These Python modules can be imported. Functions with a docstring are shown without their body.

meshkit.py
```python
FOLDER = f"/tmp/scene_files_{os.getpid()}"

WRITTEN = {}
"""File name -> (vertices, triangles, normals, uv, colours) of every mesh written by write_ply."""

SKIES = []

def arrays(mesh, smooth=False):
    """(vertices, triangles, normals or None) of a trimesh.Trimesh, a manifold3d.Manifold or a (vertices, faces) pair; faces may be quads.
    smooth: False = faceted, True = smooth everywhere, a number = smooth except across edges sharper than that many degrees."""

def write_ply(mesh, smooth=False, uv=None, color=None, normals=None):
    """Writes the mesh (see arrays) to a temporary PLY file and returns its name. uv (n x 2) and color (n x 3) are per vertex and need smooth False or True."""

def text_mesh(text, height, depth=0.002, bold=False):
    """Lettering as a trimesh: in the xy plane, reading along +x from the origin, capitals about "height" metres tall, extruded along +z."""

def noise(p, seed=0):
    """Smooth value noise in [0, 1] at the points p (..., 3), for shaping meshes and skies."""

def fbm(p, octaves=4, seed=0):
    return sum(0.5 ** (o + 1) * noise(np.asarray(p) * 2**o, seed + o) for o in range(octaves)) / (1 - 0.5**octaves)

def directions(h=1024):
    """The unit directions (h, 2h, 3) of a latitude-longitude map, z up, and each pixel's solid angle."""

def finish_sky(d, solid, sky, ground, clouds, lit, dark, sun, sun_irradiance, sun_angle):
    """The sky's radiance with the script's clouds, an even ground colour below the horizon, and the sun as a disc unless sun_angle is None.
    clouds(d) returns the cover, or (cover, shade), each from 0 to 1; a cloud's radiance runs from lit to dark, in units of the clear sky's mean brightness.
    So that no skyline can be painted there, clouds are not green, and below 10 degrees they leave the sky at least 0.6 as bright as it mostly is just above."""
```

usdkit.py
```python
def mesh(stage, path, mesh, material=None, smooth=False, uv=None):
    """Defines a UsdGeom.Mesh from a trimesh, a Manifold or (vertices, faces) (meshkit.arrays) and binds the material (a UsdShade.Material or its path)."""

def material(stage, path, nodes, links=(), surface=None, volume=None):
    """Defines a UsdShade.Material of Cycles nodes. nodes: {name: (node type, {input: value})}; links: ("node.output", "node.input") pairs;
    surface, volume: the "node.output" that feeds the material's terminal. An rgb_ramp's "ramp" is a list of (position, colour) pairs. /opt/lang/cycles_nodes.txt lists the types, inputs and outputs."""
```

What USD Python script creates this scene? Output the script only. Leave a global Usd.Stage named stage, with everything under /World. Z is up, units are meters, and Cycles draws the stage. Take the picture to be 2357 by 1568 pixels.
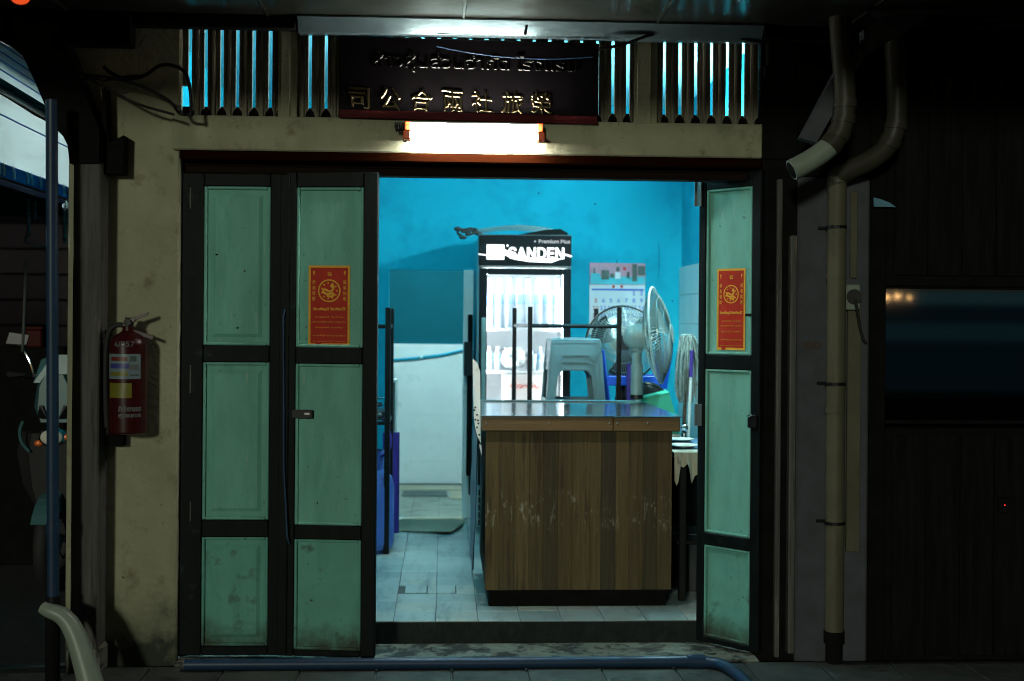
import json, math, random
import numpy as np, trimesh
import shapely
from shapely import affinity
from shapely.geometry import Polygon, MultiPolygon, box as sbox, Point, LineString
from pxr import Usd, UsdGeom, UsdLux, UsdShade, Gf, Sdf, Vt
import usdkit, meshkit

random.seed(7); rng = np.random.default_rng(7)
stage = Usd.Stage.CreateInMemory()
UsdGeom.SetStageUpAxis(stage, "Z"); UsdGeom.SetStageMetersPerUnit(stage, 1.0)
UsdGeom.Xform.Define(stage, "/World")

# ------------------------------------------------------------------ camera
PX, CX, HV = 2900.0, 1178.5, 745.0            # focal length, axis column and horizon row, in pixels of a 2357 wide picture
YAW, ROLL = math.radians(3.1), math.radians(0.45)
EYE = np.array([0.0, -5.675, 1.54])
FWD = np.array([math.sin(YAW), math.cos(YAW), 0.0])
R0 = np.array([math.cos(YAW), -math.sin(YAW), 0.0]); U0 = np.array([0, 0, 1.0])
RIGHT = R0 * math.cos(ROLL) + U0 * math.sin(ROLL)
UP = U0 * math.cos(ROLL) - R0 * math.sin(ROLL)
cam = UsdGeom.Camera.Define(stage, "/World/camera")
cam.AddTransformOp().Set(Gf.Matrix4d(*RIGHT, 0, *UP, 0, *(-FWD), 0, *EYE, 1))
cam.CreateHorizontalApertureAttr(36.0); cam.CreateVerticalApertureAttr(36.0 * 681 / 1024)
cam.CreateFocalLengthAttr(PX / 2357 * 36.0)
cam.CreateVerticalApertureOffsetAttr(-(784.0 - HV) / 2357 * 36.0)
cam.CreateFStopAttr(1.9); cam.CreateFocusDistanceAttr(5.75)
cam.CreateExposureAttr(0.0)

# ------------------------------------------------------------------ sky and the one distant light (night street light from front left)
TO_LIGHT = np.array([-0.30, -1.0, 0.178]); TO_LIGHT /= np.linalg.norm(TO_LIGHT)
dome = UsdLux.DomeLight.Define(stage, "/World/sky")
dome.CreateIntensityAttr(1.0)
skym = usdkit.material(stage, "/World/Looks/night_sky", {
    "s": ("sky_texture", {"sky_type": "single_scattering", "sun_disc": False, "sun_elevation": float(math.asin(TO_LIGHT[2])), "sun_rotation": float(math.atan2(TO_LIGHT[0], TO_LIGHT[1]))}),
    "b": ("background_shader", {"strength": 0.0037})}, [("s.color", "b.color")], surface="b.background")
UsdShade.MaterialBindingAPI.Apply(dome.GetPrim()).Bind(skym)
dome.GetPrim().SetCustomDataByKey("kind", "structure"); dome.GetPrim().SetCustomDataByKey("label", "dark night sky above the street")
sun = UsdLux.DistantLight.Define(stage, "/World/street_light_from_front")
sun.CreateIntensityAttr(0.195); sun.CreateAngleAttr(5.0); sun.CreateColorAttr(Gf.Vec3f(0.93, 1.0, 0.80)); sun.CreateNormalizeAttr(True)
z = TO_LIGHT; x = np.cross([0, 0, 1.0], z); x /= np.linalg.norm(x); y = np.cross(z, x)
sun.AddTransformOp().Set(Gf.Matrix4d(*x, 0, *y, 0, *z, 0, 0, 0, 0, 1))
DOOR_TUBE, SHOP_TUBE, TARP_TUBE, FRIDGE_LED = 290.0, 575.0, 240.0, 85.0       # radiance of the lamps that burn in the picture

# ------------------------------------------------------------------ helpers
def ray(u, v):
    d = FWD + (u - CX) / PX * RIGHT + (HV - v) / PX * UP
    return d
def D(u, v, Y):
    """The point of the plane Y seen at pixel (u, v) of the 2357 wide picture."""
    d = ray(u, v); return EYE + d * ((Y - EYE[1]) / d[1])
def zscale(Y): return (Y - EYE[1]) / PX        # metres per pixel at depth Y

COUNT = {}
def numbered(parent, name):
    k = COUNT.get((parent, name), -1) + 1; COUNT[(parent, name)] = k
    return f"{parent}/{name}" + (f"_{k:03d}" if k else "")
def setd(prim, label=None, category=None, group=None, kind=None):
    for k, v in (("label", label), ("category", category), ("group", group), ("kind", kind)):
        if v: prim.SetCustomDataByKey(k, v)
LOC = {}
def thing(name, label, cat, loc, group=None, rotz=0.0):
    p = numbered("/World", name); X = UsdGeom.Xform.Define(stage, p)
    loc = np.asarray(loc, float); X.AddTranslateOp().Set(Gf.Vec3d(*loc))
    if rotz: X.AddRotateZOp().Set(math.degrees(rotz))
    setd(X.GetPrim(), label, cat, group); LOC[p] = loc
    return p
def part(parent, name, m, mt, smooth=False, label=None, kind=None):
    """A mesh given in world coordinates as a child of a thing or of a part."""
    if isinstance(m, list): m = trimesh.util.concatenate(m)
    p = numbered(parent, name); loc = LOC[parent]
    m = m.copy(); m.apply_translation(-loc); LOC[p] = loc
    g = usdkit.mesh(stage, p, m, mt, smooth=smooth); setd(g.GetPrim(), label, None, None, kind)
    return p
def top(name, m, mt, label, cat, smooth=False, group=None, kind=None):
    """A thing that is one mesh, directly under /World."""
    if isinstance(m, list): m = trimesh.util.concatenate(m)
    p = numbered("/World", name); LOC[p] = np.zeros(3)
    g = usdkit.mesh(stage, p, m, mt, smooth=smooth); setd(g.GetPrim(), label, cat, group, kind)
    return p
def copy_of(src, name, label, cat, loc, group=None, rotz=0.0):
    p = numbered("/World", name); X = UsdGeom.Xform.Define(stage, p)
    X.GetPrim().GetReferences().AddInternalReference(src)
    X.ClearXformOpOrder(); X.AddTranslateOp().Set(Gf.Vec3d(*map(float, loc))); X.AddRotateZOp().Set(math.degrees(rotz)) if rotz else None
    X.GetPrim().SetInstanceable(True); setd(X.GetPrim(), label, cat, group)
    return p

def cbox(x0, x1, y0, y1, z0, z1, c=0.003):
    """A box with chamfered edges."""
    x0, x1 = sorted((x0, x1)); y0, y1 = sorted((y0, y1)); z0, z1 = sorted((z0, z1))
    c = min(c, .45 * min(x1 - x0, y1 - y0, z1 - z0))
    if c <= 0: return trimesh.creation.box(bounds=[[x0, y0, z0], [x1, y1, z1]])
    P = []
    for X, dx in ((x0, c), (x1, -c)):
        for Y, dy in ((y0, c), (y1, -c)):
            for Z, dz in ((z0, c), (z1, -c)):
                P += [(X + dx, Y + dy, Z), (X + dx, Y, Z + dz), (X, Y + dy, Z + dz)]
    return trimesh.convex.convex_hull(np.array(P))
def pbox(u0, v0, u1, v1, Y, depth, c=0.003):
    """A chamfered box whose front face covers the pixel rectangle at plane Y and which goes back by depth."""
    um, vm = (u0 + u1) / 2, (v0 + v1) / 2
    return cbox(D(u0, vm, Y)[0], D(u1, vm, Y)[0], Y, Y + depth, D(um, v1, Y)[2], D(um, v0, Y)[2], c)
def tube(pts, r, sides=10, cap=True):
    p = np.asarray(pts, float); n = len(p); r = np.broadcast_to(r, (n,))
    t = np.gradient(p, axis=0); t /= np.linalg.norm(t, axis=1, keepdims=True) + 1e-12
    a = np.cross(t[0], [0, 0, 1.0]);
    if np.linalg.norm(a) < .1: a = np.cross(t[0], [1.0, 0, 0])
    A = []
    for i in range(n):
        a = a - t[i] * (a @ t[i]); a /= np.linalg.norm(a) + 1e-12; A.append(a)
    A = np.array(A); B = np.cross(t, A); ang = np.arange(sides) * 2 * np.pi / sides
    v = (p[:, None] + r[:, None, None] * (np.cos(ang)[None, :, None] * A[:, None] + np.sin(ang)[None, :, None] * B[:, None])).reshape(-1, 3)
    f = []
    for i in range(n - 1):
        for j in range(sides):
            q, w = i * sides + j, i * sides + (j + 1) % sides
            f += [(q, w, w + sides), (q, w + sides, q + sides)]
    if cap:
        v = np.vstack([v, p[0], p[-1]]); m = n * sides
        for j in range(sides):
            f += [(m, (j + 1) % sides, j), (m + 1, (n - 1) * sides + j, (n - 1) * sides + (j + 1) % sides)]
    return trimesh.Trimesh(v, f, process=False)
def smooth_path(pts, n=8):
    from scipy.interpolate import CubicSpline
    p = np.asarray(pts, float); t = np.arange(len(p)); s = np.linspace(0, len(p) - 1, (len(p) - 1) * n + 1)
    return CubicSpline(t, p)(s)
def sag(a, b, drop, n=14):
    a, b = np.asarray(a, float), np.asarray(b, float); t = np.linspace(0, 1, n)[:, None]
    p = a * (1 - t) + b * t; p[:, 2] -= (4 * drop * t * (1 - t))[:, 0]; return p
def lathe(profile, at=(0, 0, 0), sides=24):
    m = trimesh.creation.revolve(np.asarray(profile, float), sections=sides); m.apply_translation(at); return m
def prism(poly, y0, y1, ch=0):
    """A polygon of the xz plane as a slab from y0 to y1."""
    out = []
    for g in getattr(poly, "geoms", [poly]):
        if g.is_empty or g.area < 1e-9: continue
        m = trimesh.creation.extrude_polygon(g, abs(y1 - y0), engine="earcut")
        v = m.vertices; m = trimesh.Trimesh(np.stack([v[:, 0], max(y0, y1) - v[:, 2], v[:, 1]], 1), m.faces, process=False)
        out.append(m)
    return trimesh.util.concatenate(out)
def ppoly(pix, Y):
    return Polygon([(D(u, v, Y)[0], D(u, v, Y)[2]) for u, v in pix]).buffer(0)
def pillow(poly, cap=.0045, slope=.9, grid=.0019):
    """A shape of the xz plane carved as a ridge: every stroke rises from its edge with sloping flanks (towards -y)."""
    from scipy.spatial import Delaunay
    out = []
    for g in getattr(poly, "geoms", [poly]):
        if g.area < 2e-6: continue
        b = []
        for r_ in [g.exterior, *g.interiors]:
            L_ = r_.length; k = max(int(L_ / (grid * .8)), 6); b += [r_.interpolate(i * L_ / k).coords[0] for i in range(k)]
        x0, z0, x1, z1 = g.bounds; gx_, gz_ = np.meshgrid(np.arange(x0, x1, grid), np.arange(z0, z1, grid)); q = np.stack([gx_.ravel(), gz_.ravel()], 1)
        pts = shapely.points(q); d = shapely.distance(g.boundary, pts); ok = shapely.contains(g, pts) & (d > grid * .45); q, d = q[ok], d[ok]
        P_ = np.vstack([np.array(b), q]); h = np.concatenate([np.zeros(len(b)), np.minimum(d, cap) * slope])
        tri = Delaunay(P_).simplices; c = P_[tri].mean(1); tri = tri[shapely.contains(g, shapely.points(c))]
        e1, e2 = P_[tri[:, 1]] - P_[tri[:, 0]], P_[tri[:, 2]] - P_[tri[:, 0]]; s_ = e1[:, 0] * e2[:, 1] - e1[:, 1] * e2[:, 0]; tri[s_ < 0] = tri[s_ < 0][:, ::-1]
        out.append(trimesh.Trimesh(np.stack([P_[:, 0], -.002 - h, P_[:, 1]], 1), tri, process=False))
    return trimesh.util.concatenate(out)
def cyl(a, b, r, sides=16): return tube([a, b], r, sides)
def ball(c, r, sub=2, s=(1, 1, 1)):
    m = trimesh.creation.icosphere(sub, 1.0); m.apply_scale(np.array(s) * r); m.apply_translation(c); return m
def xf(m, origin, xdir):
    """Local (s, out, t): s along xdir, out towards the viewer side, t up -> world."""
    xd = np.asarray(xdir, float); xd = xd / np.linalg.norm(xd); yd = np.cross(xd, [0, 0, 1.0])
    v = m.vertices.copy(); m = m.copy(); m.faces = np.asarray(m.faces)[:, ::-1]; m.vertices = np.asarray(origin) + v[:, :1] * xd + v[:, 1:2] * yd + v[:, 2:3] * np.array([0, 0, 1.0]); return m

# ------------------------------------------------------------------ materials
def mat(name, col, rough=.55, metal=0.0, var=.18, scale=5.0, bump=.0, bscale=60.0, stretch=(1, 1, 1), spots=None, spec=.5, coat=0.0, trans=0.0, ztint=None, scuff=None):
    col = np.array(col, float)
    N = {"g": ("geometry", {}), "m": ("mapping", {"scale": stretch}), "n": ("noise_texture", {"scale": scale, "detail": 6.0, "roughness": .62}),
         "r": ("rgb_ramp", {"ramp": [(.25, tuple(col * (1 - var))), (.75, tuple(np.minimum(col * (1 + var), .95)))]}),
         "p": ("principled_bsdf", {"roughness": rough, "metallic": metal, "specular_ior_level": spec, "coat_weight": coat})}
    L = [("g.position", "m.vector"), ("m.vector", "n.vector"), ("n.fac", "r.fac")]
    out = "r.color"
    for i, (sc, ss, lo, hi, st) in enumerate(spots or []):
        N[f"sm{i}"] = ("mapping", {"scale": st}); N[f"sn{i}"] = ("noise_texture", {"scale": ss, "detail": 5.0, "roughness": .65})
        N[f"sr{i}"] = ("rgb_ramp", {"ramp": [(lo, (0, 0, 0)), (hi, (1, 1, 1))]}); N[f"sx{i}"] = ("mix", {"mix_type": "mix", "color2": tuple(sc)})
        L += [("g.position", f"sm{i}.vector"), (f"sm{i}.vector", f"sn{i}.vector"), (f"sn{i}.fac", f"sr{i}.fac"), (f"sr{i}.color", f"sx{i}.fac"), (out, f"sx{i}.color1")]
        out = f"sx{i}.color"
    if ztint:                                        # dirt that clings to a height band (tide marks, splashes), broken up by noise
        z0, z1, dc = ztint
        N["zs"] = ("separate_xyz", {}); N["zn"] = ("noise_texture", {"scale": 7.0, "detail": 6.0, "roughness": .7})
        N["za"] = ("math", {"math_type": "multiply_add", "value2": float(z1 - z0) * 2.2, "value3": float(z0 - (z1 - z0) * 1.1)})
        N["zr"] = ("map_range", {"clamp": True, "from_min": 0.0, "from_max": float(z1 - z0), "to_min": 1.0, "to_max": 0.0}); N["zd"] = ("math", {"math_type": "subtract"}); N["zx"] = ("mix", {"mix_type": "mix", "color2": tuple(dc)})
        L += [("g.position", "zs.vector"), ("g.position", "zn.vector"), ("zn.fac", "za.value1"), ("zs.z", "zd.value1"), ("za.value", "zd.value2"), ("zd.value", "zr.value"), ("zr.result", "zx.fac"), (out, "zx.color1")]
        out = "zx.color"
    if scuff:                                        # rubbed pale marks where feet and chairs hit, within a height band
        za, zb, scol = scuff
        N.update({"us": ("separate_xyz", {}), "ur": ("rgb_ramp", {"ramp": [(0, (0, 0, 0)), (.3, (.8, .8, .8)), (.55, (1, 1, 1)), (1, (0, 0, 0))]}), "um": ("map_range", {"clamp": True, "from_min": float(za), "from_max": float(zb), "to_min": 0.0, "to_max": 1.0}), "ua": ("mapping", {"scale": (26, 26, 9)}), "un": ("noise_texture", {"scale": 1.6, "detail": 4.0, "roughness": .7}), "uq": ("rgb_ramp", {"ramp": [(.56, (0, 0, 0)), (.68, (1, 1, 1))]}), "ux": ("mix", {"mix_type": "multiply", "fac": 1.0}), "uy": ("mix", {"mix_type": "mix", "color2": tuple(scol)})})
        L += [("g.position", "us.vector"), ("us.z", "um.value"), ("um.result", "ur.fac"), ("g.position", "ua.vector"), ("ua.vector", "un.vector"), ("un.fac", "uq.fac"), ("uq.color", "ux.color1"), ("ur.color", "ux.color2"), ("ux.color", "uy.fac"), (out, "uy.color1")]
        out = "uy.color"
    L.append((out, "p.base_color"))
    if bump:
        N["bn"] = ("noise_texture", {"scale": bscale, "detail": 5.0}); N["b"] = ("bump", {"strength": bump, "distance": .004})
        L += [("m.vector", "bn.vector"), ("bn.fac", "b.height"), ("b.normal", "p.normal")]
    surf = "p.BSDF"
    if trans:
        N["t"] = ("translucent_bsdf", {}); N["x"] = ("mix_closure", {"fac": trans}); L += [(out, "t.color"), ("p.BSDF", "x.closure1"), ("t.BSDF", "x.closure2")]; surf = "x.closure"
    return usdkit.material(stage, f"/World/Looks/{name}", N, L, surface=surf)
def emit(name, col, strength):
    return usdkit.material(stage, f"/World/Looks/{name}", {"e": ("emission", {"color": col, "strength": strength})}, [], surface="e.emission")
def pane(name, tint, fac=None, rough=.02):
    N = {"t": ("transparent_bsdf", {"color": tint}), "g": ("glossy_bsdf", {"color": (1, 1, 1), "roughness": rough}), "f": ("fresnel", {"IOR": 1.5}), "x": ("mix_closure", {})}
    L = [("t.BSDF", "x.closure1"), ("g.BSDF", "x.closure2")]
    if fac is None: L.append(("f.fac", "x.fac"))
    else: N["x"] = ("mix_closure", {"fac": fac})
    return usdkit.material(stage, f"/World/Looks/{name}", N, L, surface="x.closure")
S1 = (1, 1, 1)
M = dict(
    plaster=mat("olive_plaster", (.295, .290, .195), .9, spec=.2, var=.2, scale=3.5, bump=.5, bscale=45, spots=[((.17, .15, .10), 9, .56, .72, S1), ((.07, .07, .05), 26, .66, .71, S1), ((.2, .21, .14), 2.2, .5, .75, (1.5, 1.5, .4))], ztint=(.05, .34, (.035, .04, .03))),
    wood_frame=mat("black_green_door_wood", (.0045, .0072, .0070), .55, spec=.08, var=.4, scale=6, bump=.35, bscale=30, stretch=(3, 3, .5), spots=[((.02, .03, .03), 11, .64, .74, S1)]),
    lintel=mat("dark_red_brown_wood", (.010, .005, .0035), .7, spec=.05, var=.3, scale=5, stretch=(.4, 3, 3), bump=.2, bscale=12),
    door=mat("pale_green_door_paint", (.15, .385, .315), .7, spec=.2, var=.16, scale=6, bump=.3, bscale=35, stretch=(1.6, 1.6, .5), spots=[((.11, .31, .25), 4, .50, .75, (2.5, 2.5, .5)), ((.26, .40, .32), 16, .62, .7, (5, 5, .5)), ((.045, .055, .04), 42, .675, .70, S1)]),
    door_low=mat("pale_green_door_paint_soiled", (.125, .35, .29), .7, spec=.2, var=.16, scale=6, bump=.3, bscale=35, spots=[((.085, .27, .22), 4, .5, .75, (2.5, 2.5, .5)), ((.06, .09, .07), 6, .60, .72, S1), ((.05, .06, .045), 30, .66, .71, S1)], ztint=(.06, .2, (.05, .07, .05))),
    slat=mat("weathered_slat_wood", (.26, .235, .17), .75, var=.25, scale=5, stretch=(4, 4, .5), bump=.5, bscale=30, spots=[((.035, .03, .02), 8, .5, .7, (3, 3, .4))]),
    dark=mat("plain_black", (.007, .007, .0065), .8, var=.4, scale=8, spec=.04),
    blackmetal=mat("black_steel", (.007, .007, .007), .42, var=.3, scale=12, spec=.2),
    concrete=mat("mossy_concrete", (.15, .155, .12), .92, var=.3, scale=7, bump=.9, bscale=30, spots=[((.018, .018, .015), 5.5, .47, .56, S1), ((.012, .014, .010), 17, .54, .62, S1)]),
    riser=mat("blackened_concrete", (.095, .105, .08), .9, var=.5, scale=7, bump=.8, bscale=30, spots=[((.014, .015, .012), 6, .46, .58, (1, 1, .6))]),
    pave=mat("street_slab", (.05, .058, .052), .85, spec=.15, var=.35, scale=6, bump=.5, bscale=50, spots=[((.03, .03, .028), 10, .55, .68, S1)]),
    asphalt=mat("street_asphalt", (.045, .045, .045), .85, var=.3, scale=9, bump=.5, bscale=90),
    timber=mat("grey_weathered_post", (.088, .088, .08), .85, spec=.15, var=.4, scale=6, stretch=(6, 6, .35), bump=.8, bscale=25, spots=[((.05, .045, .04), 7, .54, .66, (5, 5, .3)), ((.25, .2, .18), 4, .6, .75, (3, 3, .4))]),
    bluepvc=mat("blue_pvc", (.014, .038, .08), .42, spec=.3, var=.2, scale=9, spots=[((.03, .035, .07), 14, .6, .7, S1)]),
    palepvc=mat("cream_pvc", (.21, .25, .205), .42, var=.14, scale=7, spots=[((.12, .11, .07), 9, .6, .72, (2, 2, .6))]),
    downpvc=mat("beige_pvc", (.09, .088, .056), .55, spec=.2, var=.2, scale=5, spots=[((.08, .07, .045), 7, .55, .68, (2, 2, .5))]),
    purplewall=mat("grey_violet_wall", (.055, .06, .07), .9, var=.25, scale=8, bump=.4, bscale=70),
    soffit=mat("dark_galvanised_soffit", (.06, .063, .05), .26, metal=.7, var=.4, scale=3, bump=.8, bscale=7),
    fascia=mat("zinc_fascia", (.17, .245, .26), .22, metal=.7, var=.25, scale=6, bump=.25, bscale=9),
    lacquer=mat("red_black_lacquer", (.0032, .0026, .003), .42, var=.3, scale=8, bump=.12, bscale=40, spec=.04),
    gilt=mat("tarnished_gilt", (.095, .075, .042), .27, metal=1.0, var=.25, scale=30, bump=.3, bscale=80),
    giltdark=mat("blackened_gilt", (.028, .028, .025), .24, var=.3, scale=30, metal=1.0),
    white_enamel=mat("white_enamel", (.78, .78, .74), .4, var=.05),
    orangecap=mat("orange_lamp_socket", (.75, .10, .02), .45, var=.1),
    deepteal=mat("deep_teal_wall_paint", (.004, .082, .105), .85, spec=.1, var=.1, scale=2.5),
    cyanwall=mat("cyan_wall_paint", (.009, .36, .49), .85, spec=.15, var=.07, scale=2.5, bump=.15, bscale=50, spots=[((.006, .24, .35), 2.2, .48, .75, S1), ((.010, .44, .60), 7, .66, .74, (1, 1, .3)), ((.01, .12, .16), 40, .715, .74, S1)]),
    ceil=mat("pale_cyan_ceiling", (.16, .55, .64), .8, var=.08, scale=3),
    whitetile=mat("white_wall_tile", (.62, .68, .66), .25, var=.06, scale=4, spots=[((.35, .42, .38), 4, .62, .8, S1)]),
    palegrout=mat("pale_grout", (.42, .48, .47), .9, var=.1, scale=20),
    grout=mat("grey_grout", (.07, .09, .085), .9, var=.3, scale=20),
    steel=mat("stainless_sheet", (.72, .80, .82), .16, metal=1.0, var=.12, scale=9, bump=.10, bscale=9),
    white_paint=mat("white_paint", (.74, .80, .78), .5, var=.06, scale=9, spots=[((.4, .45, .42), 8, .62, .75, S1)]),
    greyplastic=mat("grey_plastic", (.11, .20, .225), .42, var=.08, scale=10),
    blueplastic=mat("blue_plastic", (.012, .10, .62), .4, var=.08),
    greenplastic=mat("green_plastic", (.05, .46, .30), .45, var=.12, spots=[((.03, .25, .2), 9, .6, .75, S1)]),
    fanbody=mat("grey_fan_plastic", (.17, .235, .225), .35, var=.1), fandark=mat("dark_fan_blade", (.015, .016, .018), .3, var=.2),
    wire=mat("grey_guard_wire", (.30, .38, .37), .3, metal=.6, var=.1), wirepale=mat("pale_guard_rim", (.34, .43, .42), .35, var=.05),
    mopyarn=mat("dirty_mop_yarn", (.22, .26, .235), .95, var=.35, scale=30, spots=[((.12, .13, .11), 14, .52, .65, S1)]),
    cloth=mat("cream_stained_cloth", (.48, .46, .36), .9, var=.15, scale=8, spots=[((.18, .11, .05), 13, .55, .68, (2, 2, .6))], bump=.4, bscale=40),
    bluecloth=mat("blue_table_cover", (.05, .15, .26), .5, var=.15), plate=mat("cream_china", (.66, .66, .56), .25, var=.05),
    gas=mat("blue_gas_cylinder_paint", (.05, .11, .36), .35, var=.2, scale=9, spots=[((.06, .05, .12), 9, .55, .7, S1)]), violet=mat("violet_board", (.045, .02, .22), .5, var=.15),
    card=mat("wet_cardboard", (.30, .29, .21), .85, var=.15, scale=6, bump=.4, bscale=20),
    red=mat("extinguisher_red", (.034, .0042, .0036), .3, var=.12, scale=9, spec=.3), brasslike=mat("dull_nickel", (.22, .22, .21), .4, metal=.8, var=.1),
    labelwhite=mat("label_white", (.13, .18, .20), .35, var=.05), labelyellow=mat("label_yellow", (.14, .13, .014), .35, var=.08, spots=[((.2, .18, .03), 90, .55, .65, S1)]), labelblue=mat("label_blue", (.035, .04, .2), .4, var=.05), labelred=mat("label_red", (.12, .015, .01), .4), inkwhite=mat("stencil_white", (.10, .10, .10), .6, var=.4, scale=40),
    posterred=mat("poster_red", (.40, .024, .010), .6, spec=.15, var=.1), postergold=mat("poster_gold", (.66, .33, .035), .6, spec=.15, var=.15, scale=25), paper=mat("calendar_paper", (.62, .66, .7), .6, var=.04), picture=mat("calendar_picture", (.42, .20, .26), .5, var=.22, scale=20), inkblue=mat("print_blue", (.03, .12, .5), .6), inkred=mat("print_red", (.5, .03, .03), .6), inkdark=mat("print_dark", (.05, .07, .06), .6, var=.5, scale=30), inkteal=mat("print_teal", (.06, .42, .5), .6),
    tarp=mat("white_tarpaulin", (.72, .78, .78), .7, var=.07, scale=2, bump=.5, bscale=6, trans=.6), hem=mat("blue_hem", (.035, .10, .34), .6, var=.2),
    bikepaint=mat("teal_bike_paint", (.06, .15, .16), .3, var=.08), rubber=mat("tyre_rubber", (.013, .013, .013), .75, var=.2), chrome=mat("chrome", (.75, .75, .75), .08, metal=1.0, var=.02), orangelens=mat("orange_lens", (.85, .16, .03), .2),
    clearbag=mat("milky_bag", (.6, .68, .66), .35, var=.12, scale=12, bump=1.0, bscale=14, trans=.5),
    bottle=mat("misty_bottle", (.72, .82, .9), .2, var=.05, trans=.5), cap=mat("white_cap", (.8, .84, .86), .4, var=.03), bottlelabel=mat("bottle_label", (.28, .52, .80), .4, var=.25, scale=60),
    blackgloss=mat("black_gloss_panel", (.009, .009, .010), .3, spec=.2, var=.1), fridgewhite=mat("fridge_white", (.30, .36, .37), .4, var=.05), fridgein=mat("fridge_liner", (.8, .84, .86), .5, var=.03), reddish=mat("crimson_print", (.8, .2, .16), .5), pinkbox=mat("pale_carton", (.80, .74, .72), .6, var=.05), yellowbox=mat("pale_yellow_carton", (.75, .72, .40), .6, var=.05),
    brownwood=mat("brown_table_wood", (.10, .06, .035), .5, var=.3, scale=5, stretch=(.5, 4, 4)),
    bandwood=mat("counter_band_wood", (.13, .078, .026), .5, var=.28, scale=5, stretch=(.5, 5, 5), bump=.35, bscale=30),
    glassdark=pane("dark_window_glass", (.18, .2, .22), .38, .04), glass=pane("fridge_glass", (.96, .98, .98)),
    ropegrey=mat("grey_rope", (.045, .07, .07), .8),
    shadepipe=mat("shaded_brown_pvc", (.036, .034, .024), .45, spec=.2, var=.3, scale=6), headglow=mat("orange_glow_paint", (.0105, .0021, .0004), .85, spec=.01, var=.25, scale=6, stretch=(.4, 3, 3)), redglow=mat("red_glow_paint", (.07, .010, .012), .5, spec=.06, var=.3, scale=10, bump=.2, bscale=50),  # brown pipe colour holds canopy shade; both reds hold the lamp glow
    dusty=mat("blue_glint", (.10, .24, .34), .8, var=.2),
)
PLANK = [mat(f"counter_plank_{w}", c, .6, spec=.2, var=.36, scale=5, stretch=(14, 14, .5), bump=.5, bscale=30, spots=[((.03, .02, .012), 3.0, .55, .72, (6, 6, .5)), ((.20, .18, .14), 22, .70, .76, (3, 3, .8))], scuff=(.50, .73, (.26, .25, .20))) for w, c in (("umber", (.074, .055, .025)), ("walnut", (.052, .041, .021)), ("honey", (.096, .071, .030)), ("smoke", (.047, .039, .023)))]
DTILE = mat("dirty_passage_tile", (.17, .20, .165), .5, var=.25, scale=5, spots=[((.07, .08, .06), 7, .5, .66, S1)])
TILE = [mat(f"floor_tile_{w}", c, .3, var=.14, scale=5, bump=.3, bscale=18, spots=[((.15, .22, .22), 4, .50, .72, (3, .6, 1)), ((.10, .13, .12), 22, .68, .74, S1)]) for w, c in (("pale", (.32, .42, .41)), ("grey", (.26, .36, .355)), ("cream", (.36, .42, .38)))]
# ------------------------------------------------------------------ ground
ZF = 0.137; YF = 0.27                                    # shop floor level and the front edge of its slab
top("street_ground", cbox(-30, 30, -40, 30, -.3, 0, 0), M["asphalt"], None, None, kind="structure")
pav = thing("pavement", "row of worn grey paving slabs along the foot of the shop front", "pavement", (0, -.3, 0)); stage.GetPrimAtPath(pav).SetCustomDataByKey("kind", "structure")
part(pav, "joint_bed", cbox(-2.4, 2.6, -1.06, -.02, .001, .006, 0), M["grout"])
for j in range(3):
    for i in range(15):
        x0 = -2.38 + i * .33 + (.0 if j % 2 else .12); y0 = -1.05 + j * .335
        part(pav, "slab", cbox(x0, x0 + .322, y0, y0 + .327, .004, .016 + rng.uniform(0, .004), .004), M["pave"])
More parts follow.
